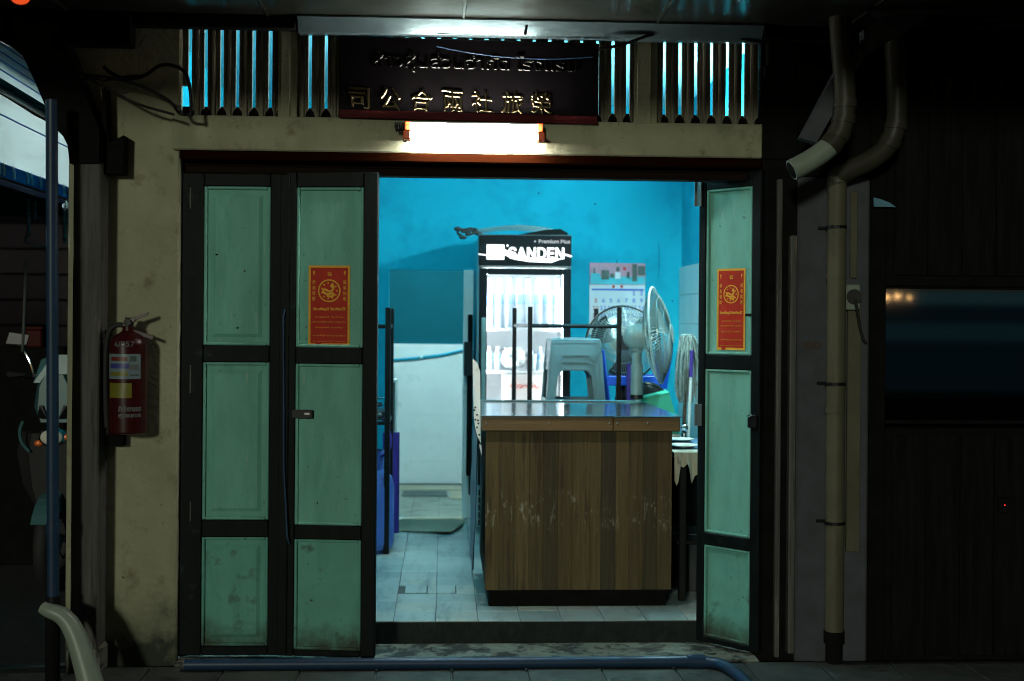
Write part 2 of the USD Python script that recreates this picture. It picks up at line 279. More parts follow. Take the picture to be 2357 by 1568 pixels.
# ------------------------------------------------------------------ the shophouse
XL, XR = D(155, 700, 0)[0], D(2002, 700, 0)[0]            # outer edges of the shop's front wall
XO0, XO1 = D(412, 700, 0)[0], D(1750, 700, 0)[0]          # the doorway
YB, YP = 3.42, 5.37                                       # back wall of the shop, end wall of the passage
XW0, XW1 = -1.5, D(1568, 700, YB)[0]
ZC = 3.12
house = thing("shophouse", "old shophouse front with a lit cyan room behind its open folding doors", "shophouse", (0, 0, 0))
z_s0, z_s1 = D(1075, 277, 0)[2], D(1075, 72, 0)[2]        # slatted transom
z_b0 = D(1075, 356, 0)[2]
part(house, "pier", cbox(XL, XO0, 0, .055, -.05, 3.3, .008), M["plaster"])
zpt = D(1900, 408, 0)[2]; part(house, "pier", cbox(D(1836, 700, 0)[0], XR, .0, .35, zpt + .001, 3.3, .004), M["dark"], label="top of the right pier coloured dark for the canopy shade")  # shade under the canopy painted in as a separate dark piece
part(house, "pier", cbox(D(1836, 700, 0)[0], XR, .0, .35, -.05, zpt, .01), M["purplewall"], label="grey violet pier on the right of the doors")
part(house, "beam", cbox(D(398, 300, 0)[0], D(1752, 300, 0)[0], -.025, .16, z_b0, z_s0, .006), M["plaster"], label="olive plaster beam behind the lit tube")
part(house, "end_panel", cbox(D(1749, 300, 0)[0] + .004, D(1836, 700, 0)[0], .01, .16, z_b0 + .001, z_s1 + .16, .004), M["dark"])
part(house, "upper_wall", cbox(XL, XR, .0, .16, z_s1 + .16, 3.6, 0), M["dark"])
zl = D(1075, 403, 0)[2]
part(house, "lintel", [cbox(XO0, XO1, .052, .14, zl - .002, z_b0, .004), cbox(XO0, XO1, .044, .0515, zl + .03, zl + .036, .002)], M["lintel"])
part(house, "head_moulding", cbox(XO0, XO1, -.022, .0515, z_b0 - .042, z_b0 - .001, .006), M["headglow"])  # orange glow under the lamp painted in as the moulding colour
part(house, "door_stop", cbox(XO0 - .02, XO0 + .035, .07, .1, .03, z_b0, .003), M["dark"])
part(house, "door_jamb", cbox(XO1 - .004, D(1836, 700, 0)[0], .02, .2, 0, z_b0, .004), M["dark"])
part(house, "door_jamb", [cbox(D(1790, 700, -.02)[0], D(1800, 700, -.02)[0], -.02, .02, .03, zl, .003), cbox(D(1818, 1000, -.03)[0], D(1832, 1000, -.03)[0], -.03, .02, .05, 1.95, .003)], M["timber"])
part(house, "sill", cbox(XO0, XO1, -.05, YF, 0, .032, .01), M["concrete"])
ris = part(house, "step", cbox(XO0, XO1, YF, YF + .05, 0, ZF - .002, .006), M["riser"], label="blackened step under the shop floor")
# back wall with its doorway, side walls, ceiling
xd0, xd1 = D(894, 800, YB)[0], D(1090, 800, YB)[0]; zd = D(990, 622, YB)[2]
part(house, "back_wall", [cbox(XW0, xd0, YB, YB + .1, ZF, ZC, 0), cbox(xd0, xd1, YB, YB + .1, zd, ZC, 0), cbox(xd1, XW1, YB, YB + .1, ZF, ZC, 0)], M["cyanwall"], label="cyan back wall with a doorway in it")
crk = smooth_path([(D(1516, 560, YB)[0], YB - .001, D(1516, 560, YB)[2]), (D(1517, 600, YB)[0], YB - .001, D(1517, 600, YB)[2]), (D(1515, 640, YB)[0], YB - .001, D(1515, 640, YB)[2])])
part(house, "wall_crack", tube(crk, .0016, 4), M["deepteal"])
for u, v in ((890, 712), (1370, 470), (1548, 693), (1240, 445)): part(house, "nail", ball(D(u, v, YB - .004), .006, 1), M["dark"])
part(house, "side_wall", [cbox(XW0 - .1, XW0, .16, YB + .1, ZF, ZC, 0)], M["cyanwall"])
part(house, "side_wall", [cbox(XW1, XW1 + .1, .16, YB + .1, ZF, ZC, 0)], M["cyanwall"])
part(house, "ceiling", cbox(XW0 - .1, XW1 + .1, .16, YB + .1, ZC, ZC + .1, 0), M["ceil"])
ztl = D(985, 792, YP)[2]
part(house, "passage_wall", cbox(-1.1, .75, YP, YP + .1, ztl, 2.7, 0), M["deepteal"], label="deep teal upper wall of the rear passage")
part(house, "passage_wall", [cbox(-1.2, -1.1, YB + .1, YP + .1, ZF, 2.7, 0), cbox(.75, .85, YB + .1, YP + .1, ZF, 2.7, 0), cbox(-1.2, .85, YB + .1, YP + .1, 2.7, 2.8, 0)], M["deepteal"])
pt = part(house, "passage_tiling", cbox(-1.1, .75, YP - .006, YP, ZF, ztl, 0), M["palegrout"])
for i in range(9):
    for j in range(7):
        x0 = -1.1 + i * .205; z1 = ztl - j * .205
        if z1 < ZF + .02: continue
        part(pt, "wall_tile", cbox(x0, x0 + .2045, YP - .0105 - rng.uniform(0, .0004), YP - .004, max(z1 - .2045, ZF), z1, .0005), M["whitetile"])
zt2 = D(1585, 612, YB - .3)[2]
sw = part(house, "side_tiling", cbox(XW1 - .008, XW1, .5, YB, ZF, zt2, 0), M["grout"])
for i in range(5):
    for j in range(9):
        y1 = YB - .002 - i * .255; z1 = zt2 - j * .205
        if z1 < ZF + .03: continue
        part(sw, "wall_tile", cbox(XW1 - .016, XW1 - .006, y1 - .2525, y1, max(z1 - .2025, ZF), z1, .0015), M["whitetile"])
part(house, "white_jamb", cbox(D(1066, 800, YB - .03)[0], D(1089, 800, YB - .03)[0], YB - .05, YB - .002, ZF, zd, .004), M["white_paint"], label="white painted jamb at the right of the rear doorway")
# shop floor: slab and single tiles
fl = thing("shop_floor", "pale worn floor tiles of the shop running back to the passage", "tiled floor", (0, 1.5, ZF)); stage.GetPrimAtPath(fl).SetCustomDataByKey("kind", "structure")
part(fl, "floor_slab", cbox(XW0, XW1, YF, YP, .0, ZF - .006, 0), M["grout"])
xa = D(1003, 1430, YF)[0] - .2 * 3
for j in range(25):
    for i in range(12 if j < 16 else 7):
        x0 = xa + i * .2; y0 = YF + .001 + j * .2
        if x0 > XW1 - .2: continue
        if .75 < y0 < 1.5 and .42 < x0 < .8: continue
        ex = rng.uniform(.0008, .0022)
        a, b, c_, d_ = x0 + ex, x0 + .2 - ex, y0 + .0007, y0 + .1993
        tz = ZF - rng.uniform(0, .0016)
        if j in (3,) and i in (2, 3):                     # the patched row
            xm = a + (.15 if i == 2 else .1)
            part(fl, "patch_tile", cbox(a + (.035 if i == 2 else 0), xm - .003, c_ + .008, d_, ZF - .03, tz + .003, .0012), TILE[0])
            part(fl, "patch_tile", cbox(xm + .003, b, c_, d_ - .006, ZF - .03, tz + .002, .0012), TILE[2]); continue
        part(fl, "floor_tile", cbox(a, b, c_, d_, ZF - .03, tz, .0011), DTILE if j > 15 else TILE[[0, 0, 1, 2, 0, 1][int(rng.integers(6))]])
# ------------------------------------------------------------------ slatted transom
tr = thing("slatted_transom", "slatted wooden transom with cyan light between its slats above the beam", "transom", D(1075, 270, .02))
def zat(v, Y=0, u=1075): return D(u, v, Y)[2]
gaps1 = [437, 474, 510, 547, 585, 622]; gaps2 = [714, 751] + [790 + 36.6 * i for i in range(17)] + [1411, 1446]; gaps3 = [1530, 1566, 1602, 1639, 1675, 1711]
zb, zt = zat(281), z_s1 + .17
wood = M["slat"]
def slat(x0, x1, zlo=zb + .004, zhi=zt, point=True):
    w = x1 - x0
    pr = Polygon([(x0, zhi), (x0, zlo + .045), (x0 + .2 * w, zlo + .03), (x0 + .33 * w, zlo), (x0 + .67 * w, zlo), (x0 + .8 * w, zlo + .03), (x1, zlo + .045), (x1, zhi)]) if point else sbox(x0, zlo, x1, zhi)
    ms = [prism(pr, .03, .052)]
    for a, b, y in ((.12, .22, .024), (.36, .64, .017), (.78, .88, .024)):
        ms.append(cbox(x0 + a * w, x0 + b * w, y, .031, zlo + (.0 if a == .36 else .05), zhi, .003))
    part(tr, "slat", ms, wood)
for gaps, lo, hi in ((gaps1, 400, 640), (gaps2, 684, 1460), (gaps3, 1514, 1745)):
    edges = []
    xs = [D(g, 170, .03)[0] for g in gaps]
    hw = .0082
    xl, xh = D(lo, 170, .03)[0], D(hi, 170, .03)[0]
    cuts = [xl] + [v for x in xs for v in (x - hw * rng.uniform(.8, 1.15), x + hw * rng.uniform(.8, 1.15))] + [xh]
    for k in range(0, len(cuts), 2):
        if lo == 400 and k == 0:
            slat(cuts[0], cuts[1], zat(206), zt, False); continue
        slat(cuts[k], cuts[k + 1])
for a, b in ((640, 684), (1460, 1514)):
    x0, x1 = D(a, 170, 0)[0], D(b, 170, 0)[0]
    part(tr, "stile", [cbox(x0, x1, .0, .06, zb - .01, zt, .004), cbox(x0 + .012, x1 - .03, -.008, .002, zb, zt, .003)], M["plaster"])
part(tr, "bottom_rail", [cbox(D(400, 280, .05)[0], D(1745, 280, .05)[0], .056, .075, zb - .01, zat(251), .003), cbox(D(428, 280, .02)[0], D(640, 280, .02)[0], -.012, .055, zb - .008, zb + .005, .003), cbox(D(684, 280, .02)[0], D(1460, 280, .02)[0], -.012, .055, zb - .008, zb + .005, .003), cbox(D(1514, 280, .02)[0], D(1745, 280, .02)[0], -.012, .055, zb - .008, zb + .005, .003)], M["dark"])
# ------------------------------------------------------------------ folding doors
def leaf(label, origin, xdir, w, z0, z1, panels, edge, mould=True, thick=.036, low=True, raised=True):
    """panels: (s0, s1, z0, z1) in the leaf's own plane; stiles and rails fill the rest."""
    t = thing("folding_door", label, "folding door", np.asarray(origin) + np.array([0, 0, z0 - origin[2]]))
    P = lambda name, ms, mt, par=t: part(par, name, [xf(m, (origin[0], origin[1], 0), xdir) for m in (ms if isinstance(ms, list) else [ms])], mt)
    s0, s1 = panels[0][0], panels[0][1]
    P("stile", cbox(0, s0, -thick, 0, z0, z1, .004), M["wood_frame"]); P("stile", cbox(s1, w, -thick, 0, z0, z1, .004), M["wood_frame"])
    zs = [z1] + [q for p in panels for q in (p[3], p[2])] + [z0]
    for k in range(0, len(zs), 2):
        P("rail", cbox(s0 + .0005, s1 - .0005, -thick, -.001, zs[k + 1], zs[k], .004), M["wood_frame"])
    for k, (a, b, lo, hi) in enumerate(panels):
        pm = M["door_low"] if (k == len(panels) - 1 and low) else M["door"]
        ms = [cbox(a, b, -thick * .6, -.018, lo, hi, 0)]
        if raised:
            i = .052
            ms.append(trimesh.convex.convex_hull(np.array([[a + i - .016, -.018, lo + i - .016], [b - i + .016, -.018, lo + i - .016], [a + i - .016, -.018, hi - i + .016], [b - i + .016, -.018, hi - i + .016], [a + i, -.009, lo + i], [b - i, -.009, lo + i], [a + i, -.009, hi - i], [b - i, -.009, hi - i]])))
        pp = P("panel", ms, pm)
        r = .013
        P("moulding", [cbox(a, a + r, -.019, -.004, lo, hi, .004), cbox(b - r, b, -.019, -.004, lo, hi, .004), cbox(a + r, b - r, -.019, -.004, lo, lo + r, .004), cbox(a + r, b - r, -.019, -.004, hi - r, hi, .004)], pm, pp)
    return t, P
def solve(u, v, o, xdir):
    """Pixel -> (s, z) on the vertical plane through o along xdir."""
    xd = np.array([xdir[0], xdir[1], 0.0]); xd /= np.linalg.norm(xd); n = np.cross(xd, [0, 0, 1.0]); r = ray(u, v)
    p = EYE + r * (((np.asarray(o) - EYE) @ n) / (r @ n)); return (p - np.asarray(o))[:2] @ xd[:2], p[2]
def leaf_px(label, o, xdir, wpx, pan_px, v_top, **k):
    mid = 950
    ps = []
    for (u0, u1, v0, v1) in pan_px:
        um = (u0 + u1) / 2
        ps.append((solve(u0, mid, o, xdir)[0], solve(u1, mid, o, xdir)[0], solve(um, v1, o, xdir)[1], solve(um, v0, o, xdir)[1]))
    a, b = ps[0][0], ps[0][1]; ps = [(a, b, q[2], q[3]) for q in ps]
    return leaf(label, o, xdir, solve(wpx, mid, o, xdir)[0], .045, solve((pan_px[0][0] + pan_px[0][1]) / 2, v_top, o, xdir)[1], ps, 0, **k)
o1 = D(415, 950, .03); x1 = np.array([1, -.02, 0])
door1, P1 = leaf_px("closed green and black door leaf beside the olive pier with raised panels and no poster", o1, x1, 652, [(466, 619, 429, 795), (466, 619, 834, 1197), (466, 619, 1237, 1488)], 399)
o2 = D(655, 950, .01); x2 = np.array([1, -.13, 0])
door2, P2 = leaf_px("green and black door leaf with an iron hasp and a red poster at the left edge of the opening", o2, x2, 866, [(679, 833, 431, 800), (679, 833, 838, 1210), (679, 833, 1243, 1498)], 396, raised=False)
oa = D(1605, 950, .25); ob = D(1748, 950, -.01); x3 = ob - oa; x3[2] = 0
door3, P3 = leaf_px("narrow looking door leaf folded at an angle at the right edge of the opening", oa, x3, 1748, [(1621, 1727, 433, 817), (1621, 1727, 851, 1233), (1621, 1727, 1262, 1476)], 398, raised=False)
def on_leaf(P, o, xd, u0, v0, u1, v1, y0, y1, c=.001):
    um, vm = (u0 + u1) / 2, (v0 + v1) / 2
    return cbox(solve(u0, vm, o, xd)[0], solve(u1, vm, o, xd)[0], y0, y1, solve(um, v1, o, xd)[1], solve(um, v0, o, xd)[1], c)
P2("astragal", on_leaf(P2, o2, x2, 643, 402, 664, 1508, .001, .010, .003), M["wood_frame"])
# the iron hasp, the rod bolt, hinges and knot holes
h = on_leaf(P2, o2, x2, 672, 943, 719, 963, .0, .008, .002)
P2("hasp", [h, cbox(h.bounds[1][0] - .033, h.bounds[1][0] - .012, .0, .0105, h.bounds.mean(0)[2] - .004, h.bounds.mean(0)[2] + .006, .002)], M["blackmetal"])
P2("hasp_slot", on_leaf(P2, o2, x2, 702, 950, 714, 955, .0105, .0115, .0005), M["brasslike"])
rodp = [(658, 712), (655, 730), (655, 900), (656, 1080), (660, 1160), (664, 1235), (668, 1250)]
P2("rod", tube([(solve(u, v, o2, x2)[0], .020 + .004 * (k % 2), solve(u, v, o2, x2)[1]) for k, (u, v) in enumerate(rodp)], .0045, 8), M["bluepvc"])
for (v0, v1) in ((404, 475), (930, 980)):
    k = on_leaf(P3, oa, x3, 1603, v0, 1615, v1, .001, .004, .001); P3("hinge", [k, cyl((k.bounds[0][0] - .002, .004, k.bounds[0][2]), (k.bounds[0][0] - .002, .004, k.bounds[1][2]), .006, 10), cyl((k.bounds[1][0], .004, k.bounds[0][2]), (k.bounds[1][0], .004, k.bounds[1][2]), .005, 10)], M["brasslike"])
P3("latch", [on_leaf(P3, oa, x3, 1716, 722, 1728, 728, -.014, .006, .002)], M["blackmetal"])
lk = on_leaf(P3, oa, x3, 1725, 955, 1745, 985, .001, .02, .004); P3("latch", lk, M["blackmetal"]); P3("latch", cyl((lk.bounds[0][0] + .01, .02, lk.bounds[1][2] - .01), (lk.bounds[1][0] - .01, .03, lk.bounds[1][2] + .004), .004, 8), M["chrome"])
for (u, v) in ((498, 586), (546, 755)):
    s, zz = solve(u, v, o1, x1); P1("knot_hole", ball((s, -.0085, zz), .006, 1, (1.1, .25, .6)), M["dark"])
for v0, v1 in ((427, 480), (835, 905), (1150, 1200)):
    P1("hinge", on_leaf(P1, o1, x1, 437, v0 + 5, 440, v1, .0, .003, .0008), M["timber"])
# ------------------------------------------------------------------ canopy over the pavement
zs = zat(44, -.1)
can = thing("street_canopy", "dark metal canopy along the top with a bright zinc edge over the transom", "canopy", (0, -.4, zs))
for i in range(6):
    x0 = -2.5 + i * .86
    part(can, "soffit_sheet", [cbox(x0 + .003, x0 + .857, -2.3, -.1, zs, zs + .02, .003)] + [tube([(x0 + .857, -2.3, zs), (x0 + .857, -.1, zs)], .008, 8)], M["soffit"])
fa = [(D(686, 60, -.1)[0], D(1756, 60, -.1)[0])]
def rail(x0, x1):
    zt_, zb_ = zs - .004, zat(81, -.1)
    q = [(-.128, zt_), (-.130, zt_ - .006)] + [(-.055 - .03 * math.cos(a), zb_ + .022 - .022 * math.sin(a)) for a in np.linspace(.75, math.pi / 2, 8)] + [(-.03, zb_), (-.03, zt_)]
    m = prism(Polygon(q), 0, 1); v = m.vertices.copy(); m.vertices = np.stack([x0 + (x1 - x0) * v[:, 1], v[:, 0], v[:, 2]], 1); trimesh.repair.fix_normals(m); return m
part(can, "edge_rail", rail(*fa[0]), M["fascia"], smooth=40)
part(can, "edge_board", cbox(-2.5, fa[0][0] - .01, -.1, -.04, zat(74, -.1), zs - .004, .004), M["dark"]); part(can, "edge_board", cbox(fa[0][1] + .01, 2.7, -.1, -.04, zat(78, -.1), zs - .004, .004), M["dark"])
part(can, "filler_board", cbox(-2.5, 2.7, -.097, -.002, zs + .001, zs + .06, 0), M["dark"])
for u in (1678, 1745): part(can, "bolt", ball(D(u, 83, -.03), .007, 1), M["chrome"])
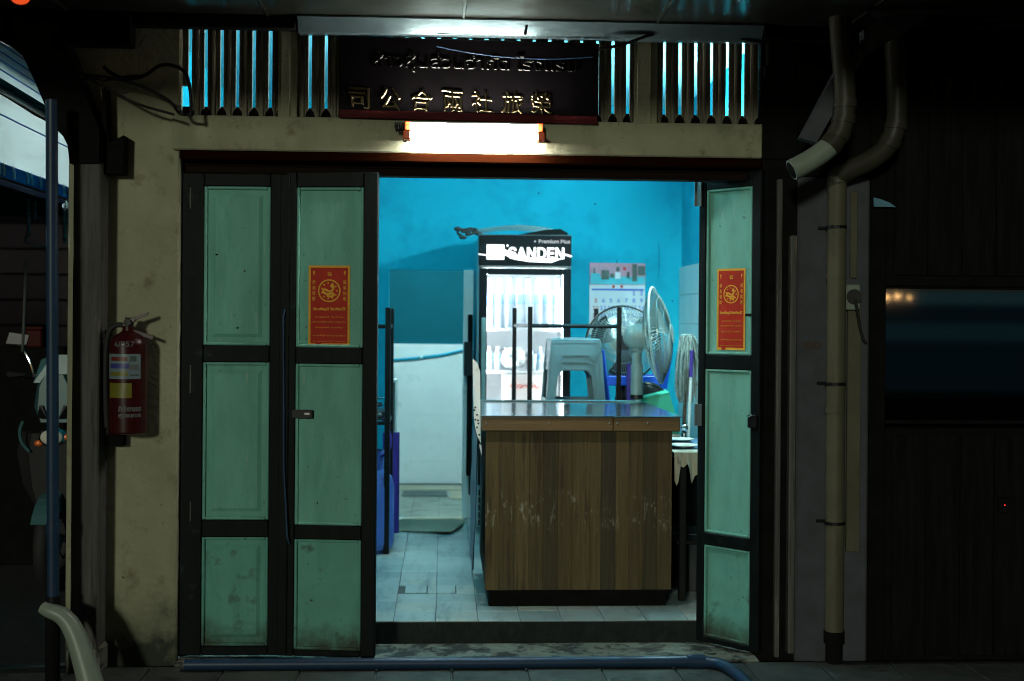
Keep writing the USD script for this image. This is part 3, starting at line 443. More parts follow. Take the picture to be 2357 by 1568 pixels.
# ------------------------------------------------------------------ lettering
GLYPH = json.loads('''{"司":[[[4,42,5,48,54,48,54,-3,49,-6,39,-6,37,-2,37,1,48,1,48,40,47,42]],[[5,31,5,37,43,37,43,31]],[[9,27,38,27,39,6,15,5,14,0,9,0],[15,12,32,11,32,21,15,21]]],"公":[[[35,46,35,49,37,50,42,49,44,43,50,35,59,27,55,22,53,22,47,28]],[[9,-1,7,5,11,7,21,21,26,32,30,33,34,30,20,7,41,8,39,13,36,15,36,18,41,20,55,2,56,-3,50,-5,45,2]],[[2,25,2,27,11,35,18,49,19,50,25,49,25,46,20,36,15,29,8,22]]],"合":[[[2,28,3,31,19,39,30,52,35,51,35,45,45,37,59,31,56,25,47,28,46,26,14,26,13,28,11,26,5,24],[29,41,21,32,40,33,31,41]],[[11,21,50,21,50,-5,44,-6,42,-2,18,-2,17,-6,11,-6],[18,15,17,4,43,4,43,15]]],"兩":[[[2,44,3,49,57,49,57,43,33,42,33,37,54,37,54,-2,50,-5,41,-5,39,1,48,1,48,3,43,5,42,12,41,12,37,4,33,4,33,-3,27,-4,27,5,22,5,21,12,20,12,16,4,12,4,12,-6,6,-6,6,37,27,37,27,41,25,43],[33,12,35,12,37,17,37,24,35,27,38,29,41,28,46,15,48,15,48,31,33,31],[12,12,14,12,16,19,14,27,17,29,20,28,25,15,27,15,27,29,26,31,12,31]]],"社":[[[22,3,38,3,38,27,25,27,25,33,38,33,38,52,44,52,44,33,57,33,57,27,46,27,44,26,44,3,58,3,59,-3,22,-3]],[[3,12,1,19,7,22,16,32,16,35,2,35,2,41,13,41,12,45,9,47,9,50,14,52,20,44,20,41,24,41,26,39,23,32,19,28,19,25,26,19,26,16,24,13,22,13,19,17,17,17,17,-6,11,-6,11,16,8,16]]],"旅":[[[1,-1,7,10,9,28,9,35,8,36,2,36,2,42,13,42,10,49,11,51,16,52,19,46,19,42,27,42,28,40,31,44,33,52,39,51,38,44,58,43,58,38,54,37,56,33,46,30,46,29,46,23,49,23,53,28,58,24,49,15,52,7,58,1,58,-2,55,-5,46,4,44,1,32,-5,28,-3,30,4,29,29,26,29,24,-2,21,-5,12,-5,11,-1,11,1,18,1,18,24,14,23,14,13,8,-3,6,-5,3,-5],[32,33,33,32,42,34,48,36,48,38,35,38],[36,5,39,5,44,9,40,22,40,27,39,27,36,26],[24,30,25,36,15,36,15,30]]],"榮":[[[2,-1,3,2,15,6,21,11,6,12,6,18,4,19,4,30,2,33,10,36,14,43,14,45,12,45,11,41,7,37,4,38,3,41,6,43,8,48,15,47,15,52,21,52,20,43,22,43,24,48,26,49,30,47,29,42,31,43,33,49,40,47,40,52,46,52,45,42,49,44,51,49,57,47,56,44,50,38,51,36,57,33,55,13,39,11,45,6,57,2,58,-1,55,-4,51,-4,41,1,34,7,33,-6,27,-6,27,7,17,0,8,-4,5,-4],[34,24,33,18,50,18,50,24],[37,31,37,30,48,31,43,35],[33,38,35,37,38,40,39,46,37,46,36,41],[24,38,27,35,31,35,31,38,28,39,28,41],[29,32,27,30,29,30],[27,23,10,24,10,18,27,18],[17,35,13,30,22,31]]],"福":[[[1,8,1,10,6,13,10,19,10,22,2,22,2,24,7,24,5,29,7,31,9,28,9,24,14,24,14,21,11,16,13,12,34,13,34,-3,31,-3,30,-1,19,-1,17,-3,15,-3,15,9,11,11,10,-3,7,-3,7,10,5,10,3,7],[25,2,31,1,31,5,25,5],[25,8,31,7,31,11,25,11],[17,8,23,7,23,11,17,11],[23,4,17,5,17,1,23,1]],[[15,27,15,29,34,29,34,27]],[[17,24,32,24,32,16,17,16],[19,19,29,18,29,22,19,22]]],"恭":[[[2,10,9,14,9,16,2,16,2,19,11,19,11,24,4,24,4,26,10,26,11,31,13,31,13,27,14,26,22,26,22,31,25,31,25,26,32,26,32,24,25,23,25,19,34,19,34,16,27,16,28,13,35,10,34,8,28,10,28,7,31,4,30,1,28,2,24,9,26,13,23,16,13,16,9,12,11,7,7,1,5,2,5,4,9,10,3,7],[13,20,22,19,22,24,13,24]],[[21,5,19,9,22,9,23,1,21,1]],[[10,-3,10,0,14,-1,14,13,17,13,17,-2]]],"喜":[[[2,8,2,10,10,10,10,13,7,13,7,20,29,20,29,13,26,13,26,10,34,10,34,8],[10,16,25,15,26,17,11,18],[14,13,13,11,14,10,22,10,23,11,23,13]],[[3,26,3,28,16,28,17,31,19,31,19,28,33,28,33,26,19,26,20,24,31,24,31,22,5,22,5,24,16,24,17,26]],[[6,6,30,6,30,-3,26,-2,6,-3],[10,4,9,0,27,0,27,4]]],"發":[[[1,18,7,21,5,24,5,29,17,29,14,23,12,23,11,21,15,20,15,13,17,13,18,14,18,20,24,20,18,29,20,31,23,27,26,30,29,30,29,28,27,28,25,24,28,23,32,27,33,25,30,21,34,19,34,17,28,18,28,13,33,13,33,11,26,11,25,18,21,18,21,15,18,11,15,12,7,12,7,8,15,8,15,3,13,-2,6,-2,5,0,11,0,12,1,12,5,4,6,5,14,12,14,12,18,2,17],[7,27,8,24,10,24,12,26]],[[16,-3,16,0,19,0,21,2,17,5,17,9,31,9,27,2,27,1,31,0,30,-3,25,0],[20,7,23,4,26,4,27,6,26,7]]],"財":[[[2,0,4,1,5,5,3,6,3,29,16,29,16,22,26,22,27,31,30,31,30,22,35,22,34,19,30,19,30,-2,23,-3,23,0,27,0,26,12,24,11,19,3,17,3,16,6,13,6,16,2,16,-1,13,0,11,6,8,6,8,3,4,-3,2,-2],[25,18,16,19,17,6,21,9,25,15],[6,9,13,8,13,14,6,14],[6,23,13,22,13,27,6,27],[13,19,6,20,6,16,13,16]]],"萬":[[[2,27,2,29,10,29,10,31,13,31,14,29,23,29,23,31,26,31,26,29,34,29,34,27,26,27,26,24,30,24,30,12,19,11,20,10,32,10,32,-2,31,-3,26,-3,25,2,9,1,9,3,17,4,17,7,15,8,7,8,7,-3,4,-3,4,10,16,10,17,11,6,12,6,24,10,24,10,27],[25,7,28,2,28,-1,30,-1,30,7,28,8],[19,15,27,14,27,17,19,17],[19,20,27,19,27,22,19,22],[23,7,19,8,19,4,23,4],[13,25,23,24,23,27,13,27],[9,15,17,14,17,17,9,17],[9,20,17,19,17,22,9,22]]],"事":[[[2,8,2,10,17,11,16,12,5,12,5,14,17,14,17,17,6,17,6,24,16,24,16,26,2,26,2,28,17,28,17,31,19,31,19,28,34,28,34,26,19,25,20,24,30,24,30,17,19,17,19,15,31,14,31,10,34,10,34,8,31,8,31,1,28,1,28,3,19,3,18,-3,11,-3,11,-1,16,-1,17,2,15,3,5,3,5,5,17,5,17,7,15,8],[20,8,19,5,28,5,28,8],[20,12,19,10,28,10,28,12],[19,20,27,19,27,22,19,22],[9,20,17,19,17,22,9,22]]],"如":[[[19,27,33,27,33,-1,31,-1,31,1,23,1,22,-2,19,-2],[22,5,31,4,31,24,22,24]],[[2,0,9,5,9,7,4,10,4,15,6,20,2,21,2,24,7,24,7,29,8,31,10,31,10,24,17,23,17,17,14,7,17,2,14,1,13,3,10,3,10,1,4,-3,2,-2],[8,11,12,9,14,16,14,21,9,21,8,20,7,15]]],"意":[[[3,20,3,22,11,23,10,26,4,26,4,28,17,28,16,31,19,31,20,28,32,28,32,26,26,26,26,22,34,22,34,20],[13,26,14,22,21,22,23,25]],[[7,7,7,18,29,18,29,6,32,3,33,-1,31,-2,27,4,28,7,19,7,19,5,22,4,20,2,15,5,15,7],[9,10,26,9,27,11,10,12],[9,15,26,14,27,15,10,16]],[[11,5,13,5,13,0,14,-1,23,-1,25,3,26,-1,24,-3,12,-3]],[[3,-2,5,4,8,5,7,0]]],"sign":[[[411,26,417,26,417,8,419,5,423,4,427,6,427,26,433,26,433,5,429,0,420,-1,417,1,416,-1,411,-1]],[[376,2,376,26,382,26,382,4,385,5,385,3,386,3,388,6,397,4,401,7,400,9,395,10,388,14,387,16,388,23,393,26,402,26,406,24,405,19,399,21,395,21,393,19,395,16,403,14,407,10,407,4,405,3,405,1,401,-1,392,-1,387,1,385,-1,379,-1]],[[364,2,364,26,370,26,370,4,373,5,374,0,373,-1,367,-1]],[[302,33,302,36,305,38,319,38,319,33,311,33,312,31,312,4,315,5,317,4,318,4,318,6,320,6,320,5,327,4,331,6,330,9,319,13,317,16,318,23,323,26,332,26,336,24,337,26,342,26,344,22,348,6,350,5,353,7,354,17,352,20,345,22,345,26,355,25,358,22,360,17,359,6,354,0,344,-1,338,22,336,22,335,19,330,21,326,21,323,19,325,16,333,14,337,10,337,4,335,3,335,1,331,-1,322,-1,317,1,315,-1,309,-1,306,2,306,31,304,33]],[[266,8,266,18,267,21,271,25,282,26,285,25,288,22,289,20,289,-1,283,-1,283,19,280,21,276,21,273,19,272,16,272,9,275,4,279,5,280,4,280,-1,273,-1,269,1]],[[240,11,242,14,240,16,241,22,244,25,252,26,249,30,250,36,255,35,255,32,267,32,268,31,267,27,255,26,255,25,259,24,262,20,262,-1,256,-1,256,17,255,20,250,21,247,20,247,17,250,16,250,12,247,12,246,11,246,-1,240,-1]],[[219,20,219,24,223,26,230,26,234,23,235,21,235,-1,229,-1,229,20,226,21,221,19]],[[197,19,197,24,202,26,208,26,207,29,208,35,216,36,219,33,219,29,216,26,213,25,216,22,218,17,218,7,217,4,213,0,211,-1,202,-1,202,10,199,10,199,15,208,15,208,5,210,5,212,8,212,16,211,19,207,21],[214,31,212,32,212,30,214,30]],[[171,5,171,26,177,26,177,6,181,4,185,5,187,8,187,26,193,26,193,-1,188,-1,187,1,184,-1,177,-1,173,1]],[[147,4,149,6,152,4,156,4,158,5,160,10,160,15,159,18,155,21,147,20,147,25,158,26,162,24,166,17,166,8,164,3,158,-1,151,-1,147,1]],[[122,4,122,10,126,15,137,17,137,19,134,21,124,19,124,24,129,26,137,26,139,25,139,27,137,27,137,38,143,38,143,28,145,27,145,24,143,21,143,-1,137,-1,137,11,132,11,128,8,128,5,131,4,134,5,135,4,135,-1,127,-1]],[[96,5,96,26,102,26,102,6,106,4,110,5,112,8,112,26,118,26,118,-1,113,-1,112,1,109,-1,102,-1,98,1]],[[70,26,76,26,77,18,84,25,84,27,76,27,76,31,78,31,78,32,76,34,77,38,84,38,86,36,86,32,92,32,92,27,90,26,91,24,86,19,86,17,89,16,91,12,91,-1,89,-2,91,-4,91,-13,85,-13,85,-7,83,-7,83,-3,85,-1,85,10,84,12,80,13,76,9,76,-1,70,-1]],[[43,22,43,26,48,26,49,25,51,15,54,6,56,5,59,7,60,17,58,20,51,22,51,26,58,26,61,25,64,22,66,17,66,9,64,4,60,0,50,-1,48,9,45,15,45,19]],[[26,19,26,24,29,26,37,26,41,23,42,21,42,-1,36,-1,36,20,32,21]],[[3,26,9,26,10,18,17,25,17,27,9,27,9,31,11,31,11,32,9,34,10,38,17,38,19,36,19,32,25,32,25,27,23,26,24,24,19,19,19,17,22,16,24,12,24,-1,18,-1,18,11,14,13,9,9,9,-1,3,-1]]],"title":[[[216,22,217,26,227,26,228,25,228,23,225,20,225,3,231,4,234,3,236,6,236,11,233,14,227,13,227,17,230,18,231,22,230,25,231,26,236,26,237,22,241,22,241,18,237,17,241,11,240,3,236,-1,229,-1,228,0,222,-1,220,1,220,22]],[[187,3,187,8,188,9,187,15,190,18,196,18,197,17,198,18,202,18,203,17,205,18,211,18,216,14,217,11,216,3,212,-1,203,0,203,3,204,4,210,3,212,6,212,11,209,14,202,13,202,3,200,0,191,-1],[192,4,195,3,197,4,197,8,192,7],[192,14,193,11,197,11,197,14]],[[169,19,171,22,180,22,180,26,185,25,185,18,183,17,185,14,185,-1,180,0,180,12,178,14,175,13,175,0,170,-1,170,18]],[[161,1,161,18,165,18,166,17,166,3,168,3,168,-1,163,-1]],[[126,0,127,4,133,3,135,6,134,13,131,14,126,13,126,17,131,18,130,20,131,25,135,24,135,22,143,22,143,18,147,17,147,5,148,3,152,4,152,17,157,18,157,-1,153,-1,152,0,146,-1,143,1,142,3,141,18,136,18,139,14,140,6,139,3,135,-1,128,-1]],[[101,13,104,16,104,18,101,19,103,22,112,22,113,25,117,24,117,19,115,17,117,14,117,-1,113,-1,112,0,111,-1,105,-1,101,4],[106,5,107,3,112,3,112,12,111,14,108,14,106,12]],[[42,14,43,17,45,18,53,18,56,16,57,11,58,11,58,6,55,0,46,-1,46,7,44,7,44,11,50,11,52,5,53,5,53,12,51,14,47,14,44,12]],[[59,11,59,15,61,17,57,18,58,22,72,22,72,13,64,14,65,11,68,11,72,7,75,7,74,14,75,16,78,18,85,18,89,14,89,4,92,3,94,5,94,18,98,18,99,17,99,-1,98,-4,94,-7,85,-6,85,-1,86,0,84,4,84,12,83,14,80,14,80,12,82,11,82,8,79,6,79,3,82,2,81,-1,76,-1,73,3,69,-1,59,0,60,4,67,3,68,5,61,8],[89,-2,92,-3,92,-2,89,-1]],[[35,18,40,17,40,4,42,3,42,-1,37,-1,35,1]],[[0,0,1,4,7,3,9,6,8,13,5,14,0,13,0,17,5,18,4,20,5,25,9,24,9,22,17,22,17,18,21,17,21,5,22,3,26,4,26,17,31,18,31,-1,27,-1,26,0,20,-1,17,1,16,3,15,18,10,17,14,11,13,3,9,-1]]],"l1":[[[140,2,140,7,141,8,140,13,142,15,146,15,146,13,143,13,142,11,143,9,146,9,146,7,143,7,142,5,143,2,148,2,149,4,149,15,151,15,151,2,149,0,143,0]],[[128,12,129,15,136,14,136,0,134,0,134,12,132,13]],[[114,12,114,14,116,15,122,15,125,12,125,3,122,0,117,0,117,7,115,7,115,9,119,9,119,2,121,2,123,4,123,11,120,13]],[[122,17,122,23,124,23,124,17]],[[99,15,101,15,101,4,103,2,105,2,108,4,108,15,110,15,110,0,107,1,101,0,99,2]],[[89,21,91,21,91,19,98,19,99,17,90,17]],[[85,13,86,15,92,15,95,12,95,3,92,0,86,0,86,3,90,2,92,3,93,11,91,13]],[[64,17,65,19,72,19,72,23,74,23,76,19,75,17]],[[64,0,64,15,66,15,67,14,68,15,73,15,75,13,75,0,73,0,73,11,71,13,68,13,67,12,66,9,66,0]],[[49,10,49,13,51,15,58,15,59,12,53,13,52,11,52,10,58,9,60,7,60,2,58,0,51,0,50,1,50,7,52,7,52,2,57,2,58,6]],[[30,12,30,15,33,15,33,8,35,8,36,9,37,15,39,15,40,9,42,8,43,8,43,14,46,15,44,0,41,0,38,9,37,9,35,0,33,0,32,1,31,12]],[[43,-7,42,-2,45,-2,45,-7]],[[15,15,17,15,17,4,19,2,21,2,24,4,24,15,26,15,26,0,23,1,17,0,15,2]],[[6,17,5,21,7,21,7,19,14,19,15,17]],[[1,13,2,15,8,15,11,12,11,3,8,0,2,0,2,3,6,2,8,3,9,11,7,13]]],"l2":[[[207,15,209,15,209,4,211,2,213,2,216,4,216,15,218,15,218,0,215,1,209,0,207,2]],[[192,17,193,19,201,19,201,21,203,21,204,19,203,17]],[[192,12,192,14,194,15,200,15,203,12,203,3,200,0,195,0,195,7,193,7,193,9,197,9,197,2,199,2,201,4,201,11,198,13]],[[176,3,176,15,178,15,178,4,181,2,184,2,186,5,186,6,181,7,181,10,183,10,183,8,186,8,186,15,188,15,188,8,190,8,190,7,188,6,187,1,179,0]],[[164,0,163,3,169,2,171,4,170,6,163,9,163,13,165,15,172,15,173,14,172,12,167,13,166,11,167,9,173,7,173,2,171,0]],[[169,-2,172,-2,172,-7,170,-7]],[[147,4,147,12,149,15,153,15,154,14,158,15,160,13,160,0,158,0,158,11,157,13,154,11,153,11,153,13,150,13,149,9,150,3,151,2,155,2,155,0,150,0]],[[125,17,126,19,133,19,133,23,135,23,137,19,136,17]],[[125,0,125,15,127,15,128,14,129,15,134,15,136,13,136,0,134,0,134,11,132,13,129,13,128,12,127,9,127,0]],[[110,17,111,19,119,19,119,21,121,21,122,19,121,17]],[[109,4,109,11,112,15,118,15,121,13,121,0,119,0,119,11,118,13,113,13,111,9,112,3,116,2,116,0,112,0]],[[94,3,94,15,96,15,96,4,99,2,102,2,103,3,103,15,105,15,105,2,103,0,97,0]],[[79,2,80,8,88,10,87,13,80,12,80,14,91,16,90,13,90,0,88,0,88,7,83,7,81,5,82,2,86,2,86,0,81,0]],[[71,17,70,21,72,21,72,19,79,19,80,17]],[[65,15,67,15,68,9,70,10,70,12,73,15,76,15,73,11,76,7,76,0,74,0,74,6,71,8,68,7,67,0,65,0]],[[49,10,50,14,52,15,58,15,61,12,61,-5,59,-5,59,0,58,0,59,11,56,13,53,13,52,12,52,10,54,10,54,8,52,6,52,2,54,2,54,0,50,1,50,9]],[[30,12,30,15,33,15,33,8,35,8,36,9,37,15,39,15,40,9,42,8,43,8,43,14,46,15,44,0,41,0,38,9,37,9,35,0,33,0,32,1,31,12]],[[15,15,17,15,17,4,19,2,21,2,24,4,24,15,26,15,26,0,23,1,17,0,15,2]],[[6,17,5,21,7,21,7,19,14,19,15,17]],[[1,13,2,15,8,15,11,12,11,3,8,0,2,0,2,3,6,2,8,3,9,11,7,13]]],"l3":[[[162,13,163,15,169,15,172,12,172,3,169,0,163,0,163,3,167,2,169,3,170,11,168,13]],[[148,2,148,7,149,8,148,13,150,15,154,15,154,13,151,13,150,11,151,9,154,9,154,7,151,7,150,5,151,2,156,2,157,4,157,15,159,15,159,2,157,0,151,0]],[[133,17,134,19,141,19,141,23,143,23,145,19,144,17]],[[133,15,135,15,136,14,137,15,142,15,144,13,144,0,142,0,142,11,140,13,137,13,136,12,135,9,135,0,133,0]],[[126,15,128,15,128,3,131,2,130,0,126,1]],[[110,2,110,15,112,15,112,4,115,2,117,2,119,4,119,15,121,15,121,0,118,1,112,0]],[[101,17,100,21,102,21,102,19,109,19,110,17]],[[96,13,97,15,103,15,106,12,106,3,103,0,97,0,97,3,101,2,103,3,104,11,102,13]],[[75,17,76,19,83,19,83,23,85,23,87,19,86,17]],[[75,0,75,15,77,15,78,14,79,15,84,15,86,13,86,0,84,0,84,11,82,13,79,13,78,12,77,9,77,0]],[[63,0,62,3,68,2,70,3,69,6,62,9,62,13,66,15,67,20,72,20,73,18,68,18,68,16,71,15,72,13,71,12,65,13,65,12,66,9,72,7,72,2,70,0]],[[47,7,48,8,47,10,48,14,56,15,59,12,59,0,57,0,57,11,55,13,51,13,50,12,50,10,52,10,52,8,49,6,49,0,47,0]],[[31,12,34,15,41,15,44,16,43,13,43,0,41,0,41,11,38,13,35,13,33,11,33,7,38,8,38,6,35,6,33,4,33,0,31,0]],[[40,-2,43,-2,43,-7,41,-7]],[[15,2,15,15,17,15,17,4,20,2,22,2,24,4,24,15,26,15,26,0,23,1,17,0]],[[6,17,5,21,7,21,7,19,14,19,15,17]],[[1,13,2,15,8,15,11,12,11,3,8,0,2,0,2,3,6,2,8,3,9,11,7,13]]],"l4":[[[161,15,163,15,163,4,165,2,167,2,170,4,170,15,172,15,172,0,169,1,163,0,161,2]],[[151,21,153,21,153,19,160,19,161,17,152,17]],[[147,13,148,15,154,15,157,12,157,3,154,0,148,0,148,3,152,2,154,3,155,11,153,13]],[[132,7,133,8,132,10,133,14,141,15,144,12,144,0,142,0,142,11,140,13,136,13,135,12,135,10,137,10,137,8,134,6,134,0,132,0]],[[117,0,117,15,119,15,120,14,121,15,126,15,128,13,128,0,126,0,126,11,124,13,121,13,120,12,119,9,119,0]],[[126,-7,125,-2,128,-2,128,-7]],[[102,2,102,7,103,8,102,13,104,15,108,15,108,13,105,13,104,11,105,9,108,9,108,7,105,7,104,5,105,2,110,2,111,4,111,15,113,15,113,2,111,0,105,0]],[[88,13,89,15,95,15,98,12,98,3,95,0,89,0,89,3,93,2,95,3,96,11,94,13]],[[77,0,76,3,82,2,84,4,83,6,76,9,76,13,78,15,85,15,86,14,85,12,80,13,79,11,80,9,86,7,86,2,84,0]],[[54,3,60,2,62,3,61,6,54,9,54,13,56,15,63,15,64,14,66,15,71,15,73,14,73,0,71,0,71,11,70,13,66,13,66,12,64,13,63,12,61,13,57,13,58,9,64,7,64,2,62,0,55,0]],[[58,18,60,23,62,23,64,18,59,17]],[[44,17,46,20,46,21,44,21,44,23,47,23,48,19,52,19,52,17]],[[40,0,40,15,42,15,43,9,45,10,45,12,48,15,51,15,48,11,51,7,51,0,49,0,49,6,46,8,43,7,42,0]],[[30,20,31,22,37,21,37,17,34,14,34,4,37,2,37,0,32,1,32,15,34,16,34,19,34,20]],[[16,9,22,9,22,7,18,7,18,4,20,2,24,2,26,6,25,12,23,13,16,12,16,14,18,15,26,14,28,11,27,2,25,0,19,0,16,3]],[[2,9,4,12,4,13,2,13,2,15,5,15,6,10,4,8,4,4,5,2,9,2,10,5,10,15,12,15,12,2,10,0,4,0,2,2]]],"e1":[[[138,4,138,13,140,17,142,18,152,18,154,16,155,14,155,0,154,-1,150,-1,149,0,148,-1,142,-1],[143,5,144,3,148,3,148,1,150,1,150,13,148,12,143,13]],[[114,1,114,18,118,18,119,17,119,3,121,3,121,-1,116,-1]],[[122,3,122,10,124,13,122,14,121,17,122,18,127,18,129,16,129,12,127,10,127,5,129,3,131,5,131,18,135,18,136,17,136,4,135,1,132,-1,126,-1]],[[95,3,95,18,100,17,100,5,102,3,105,4,105,17,110,18,110,-1,106,-1,105,0,99,-1]],[[48,7,49,8,48,14,49,16,53,18,59,18,64,13,64,0,59,-1,59,13,57,14,54,14,54,12,56,11,56,8,53,7,53,-1,48,0]],[[66,13,64,17,65,18,76,18,80,14,81,17,83,18,89,18,93,14,93,0,88,-1,88,13,85,14,84,13,80,13,81,7,79,2,75,-1,70,-1,66,9],[70,14,72,5,75,4,76,6,76,12,73,14]],[[30,3,30,18,35,17,35,4,37,3,40,4,40,17,36,20,36,24,38,25,41,24,41,22,49,22,49,18,45,18,45,-1,41,-1,40,0,34,-1]],[[0,2,0,7,2,10,10,11,8,14,2,12,1,16,4,18,9,18,8,23,10,25,15,25,17,23,16,18,25,18,28,14,28,0,27,-1,23,-1,23,13,21,14,17,13,16,15,15,14,15,-1,11,-1,10,0,9,-1,3,-1],[5,5,6,3,10,3,10,7,6,7]]],"e2":[[[164,-1,164,14,166,17,175,18,179,15,179,12,180,12,181,15,185,18,194,17,194,13,186,13,187,11,192,10,195,7,195,3,193,0,184,-1,180,0,179,-1,175,-1,174,6,170,6,169,5,168,-1],[181,11,180,11,180,3,182,4,188,3,190,4,190,6,183,8],[172,14,169,13,169,10,175,10,175,13]],[[146,3,146,18,151,17,151,5,153,3,156,4,156,17,161,18,161,-1,157,-1,156,0,150,-1]],[[116,-1,116,18,120,18,122,14,126,18,131,18,132,17,134,18,140,18,143,16,144,14,144,0,143,-1,139,-1,139,13,137,14,132,13,131,16,128,13,131,9,131,-1,126,0,125,8,122,8,121,7,121,0,120,-1]],[[98,-1,98,18,103,17,103,4,106,3,108,4,108,17,113,18,113,3,112,1,109,-1,104,-1,103,0]],[[75,15,76,18,80,18,80,14,82,14,83,14,84,18,87,18,88,14,89,14,91,15,91,18,95,18,96,16,95,16,93,0,88,-1,87,5,85,6,84,6,83,-1,78,-1,77,10]],[[59,18,64,17,65,18,70,18,73,16,74,14,74,-1,69,0,69,12,67,14,64,13,64,0,59,-1]],[[50,18,55,17,55,4,57,3,57,-1,52,-1,50,1]],[[1,0,1,7,2,9,1,10,1,14,2,16,6,18,12,18,17,13,18,15,22,18,29,18,30,17,32,18,43,18,46,16,48,11,48,7,46,2,42,-1,37,-1,33,9,33,13,23,14,24,11,29,10,32,7,32,3,29,-1,31,-3,31,-8,30,-9,26,-9,25,-1,18,0,16,-1,12,-1,12,13,10,14,7,14,7,12,9,11,9,8,6,7,6,-1],[37,14,39,5,42,4,43,6,43,12,40,14],[18,11,17,11,17,3,19,4,25,3,27,4,27,6,20,8]]]}''')
def glyph(key, height, em):
    """Outline of a lettering as a shapely shape, baseline at 0, em units scaled to height."""
    ps = []
    for rings in GLYPH[key]:
        rr = [np.array(r, float).reshape(-1, 2) * (height / em) for r in rings]
        p = Polygon(rr[0], rr[1:])
        ps.append(p if p.is_valid else p.buffer(0))
    return shapely.union_all(ps)
def fit(shape, cx, cz, w=None, h=None):
    a, b, c, d = shape.bounds
    sx = w / (c - a) if w else h / (d - b); sz = h / (d - b) if h else sx
    return affinity.translate(affinity.scale(shape, sx, sz, origin=((a + c) / 2, (b + d) / 2)), cx - (a + c) / 2, cz - (b + d) / 2)
def latin(text, h, bold=False):
    """Outline shape of latin lettering, taken from the helper's text mesh."""
    m = meshkit.text_mesh(text, h, .001, bold); t = m.triangles[m.face_normals[:, 2] > .9][:, :, :2]
    return shapely.union_all([Polygon(q).buffer(h * .004) for q in t])
# ------------------------------------------------------------------ the carved sign over the beam
SU0, SU1 = 778, 1380
sy0, sy1 = -.038, -.056                                    # the board leans out at the top
sxa, sxb = D(SU0, 180, -.08)[0], D(SU1, 180, -.08)[0]; sza, szb = D(1079, 279, sy0)[2], D(1079, 91, sy1)[2]
sh = math.hypot(szb - sza, sy1 - sy0); tilt = math.atan2(sy0 - sy1, szb - sza)
def on_sign(m):
    """Local: x world, y out of the board towards the street (negative), z up the board."""
    v = m.vertices.copy(); m = m.copy(); yy, zz = v[:, 1], v[:, 2] - (v[:, 0] - (sxa + sxb) / 2) * .010
    m.vertices = np.stack([v[:, 0], sy0 + yy * math.cos(tilt) - zz * math.sin(tilt), sza + zz * math.cos(tilt) + yy * math.sin(tilt)], 1); return m
sign = thing("carved_sign", "dark lacquered signboard with carved gilt lettering leaning over the lit tube", "signboard", ((sxa + sxb) / 2, sy0, sza))
part(sign, "board", on_sign(cbox(sxa, sxb, 0, .028, 0, sh, .004)), M["lacquer"])
part(sign, "bottom_moulding", [on_sign(cbox(sxa, sxb, -.012, -.0005, 0, .012, .004))], M["redglow"]); part(sign, "red_band", [on_sign(cbox(sxa + .004, sxb - .004, -.002, -.0005, .0125, .036, .001))], M["redglow"])  # red strips painted to give the pink glow above the lamp
def sgl(u): return D(u, 235, -.06)[0]
zc = sh * (279 - 233) / 190
for ch, u in (("司", 826), ("公", 897), ("合", 970), ("兩", 1042), ("社", 1110), ("旅", 1180), ("榮", 1248)):
    g = fit(glyph(ch, .09, 60), sgl(u), zc, h=.098, w=.094)
    g = affinity.skew(g.buffer(.0008), 4 if ch in "合旅" else -3, -3)
    part(sign, "carved_character", on_sign(pillow(g.buffer(.0006))), M["gilt"])
g = fit(glyph("sign", .05, 44), (sgl(858) + sgl(1345)) / 2 - .015, sh * (279 - 146) / 190, w=sgl(1335) - sgl(862), h=.088)
part(sign, "carved_lettering", [on_sign(pillow(g.buffer(.0004), .003, 1.1, .0017))], M["giltdark"])
# loose wires on and beside it
top("cyan_wire", tube(sag(D(1005, 107, -.085), D(1365, 131, -.085), .028), .0026, 6), M["bluepvc"], "thin sagging wire hanging across the face of the carved sign", "wire", True)
top("black_cable", tube(smooth_path([D(1378, 113, -.1), D(1410, 108, -.1), D(1445, 99, -.1), D(1480, 86, -.1), D(1503, 80, -.09)]), .007, 8), M["blackmetal"], "black cable slanting across the slats right of the carved sign", "cable", True)
top("black_cable", tube(smooth_path([D(1213, -40, -.45), D(1212, 10, -.18), D(1209, 30, -.13), D(1212, 48, -.115), D(1208, 80, -.112)]), .006, 8), M["blackmetal"], "black cable hanging from the canopy above the carved sign", "cable", True)
top("black_cable", tube(smooth_path([D(1690, 83, -.08), D(1712, 90, -.08), D(1740, 95, -.08), D(1768, 96, -.05)]), .006, 8), M["blackmetal"], "short black cable bowed over the last slats at the right", "cable", True)
wires = [([(185, 178), (230, 176), (300, 190), (350, 210), (392, 235), (410, 258), (440, 262)], .007), ([(178, 170), (240, 200), (300, 232), (350, 250), (400, 264)], .006), ([(240, 155), (262, 172), (300, 182), (340, 170), (372, 150), (412, 156), (430, 175), (438, 210), (440, 268)], .008), ([(190, 190), (225, 182), (240, 186), (280, 178), (330, 176)], .005), ([(415, 254), (424, 262), (438, 263)], .004)]
for k, (w, r) in enumerate(wires):
    top("tangled_cable", tube(smooth_path([D(u, v, -.16 + .01 * (i % 2) if i else -.2) for i, (u, v) in enumerate(w)], 5), r, 8), M["blackmetal"], ["uppermost long cable drooping from the bracket to the broken slat", "lower long cable drooping from the bracket under the others", "thick looped cable running up over the top of the broken slat", "short kinked cable close to the bracket on the left", "short cable end inside the broken slat opening"][k], "cable", True)
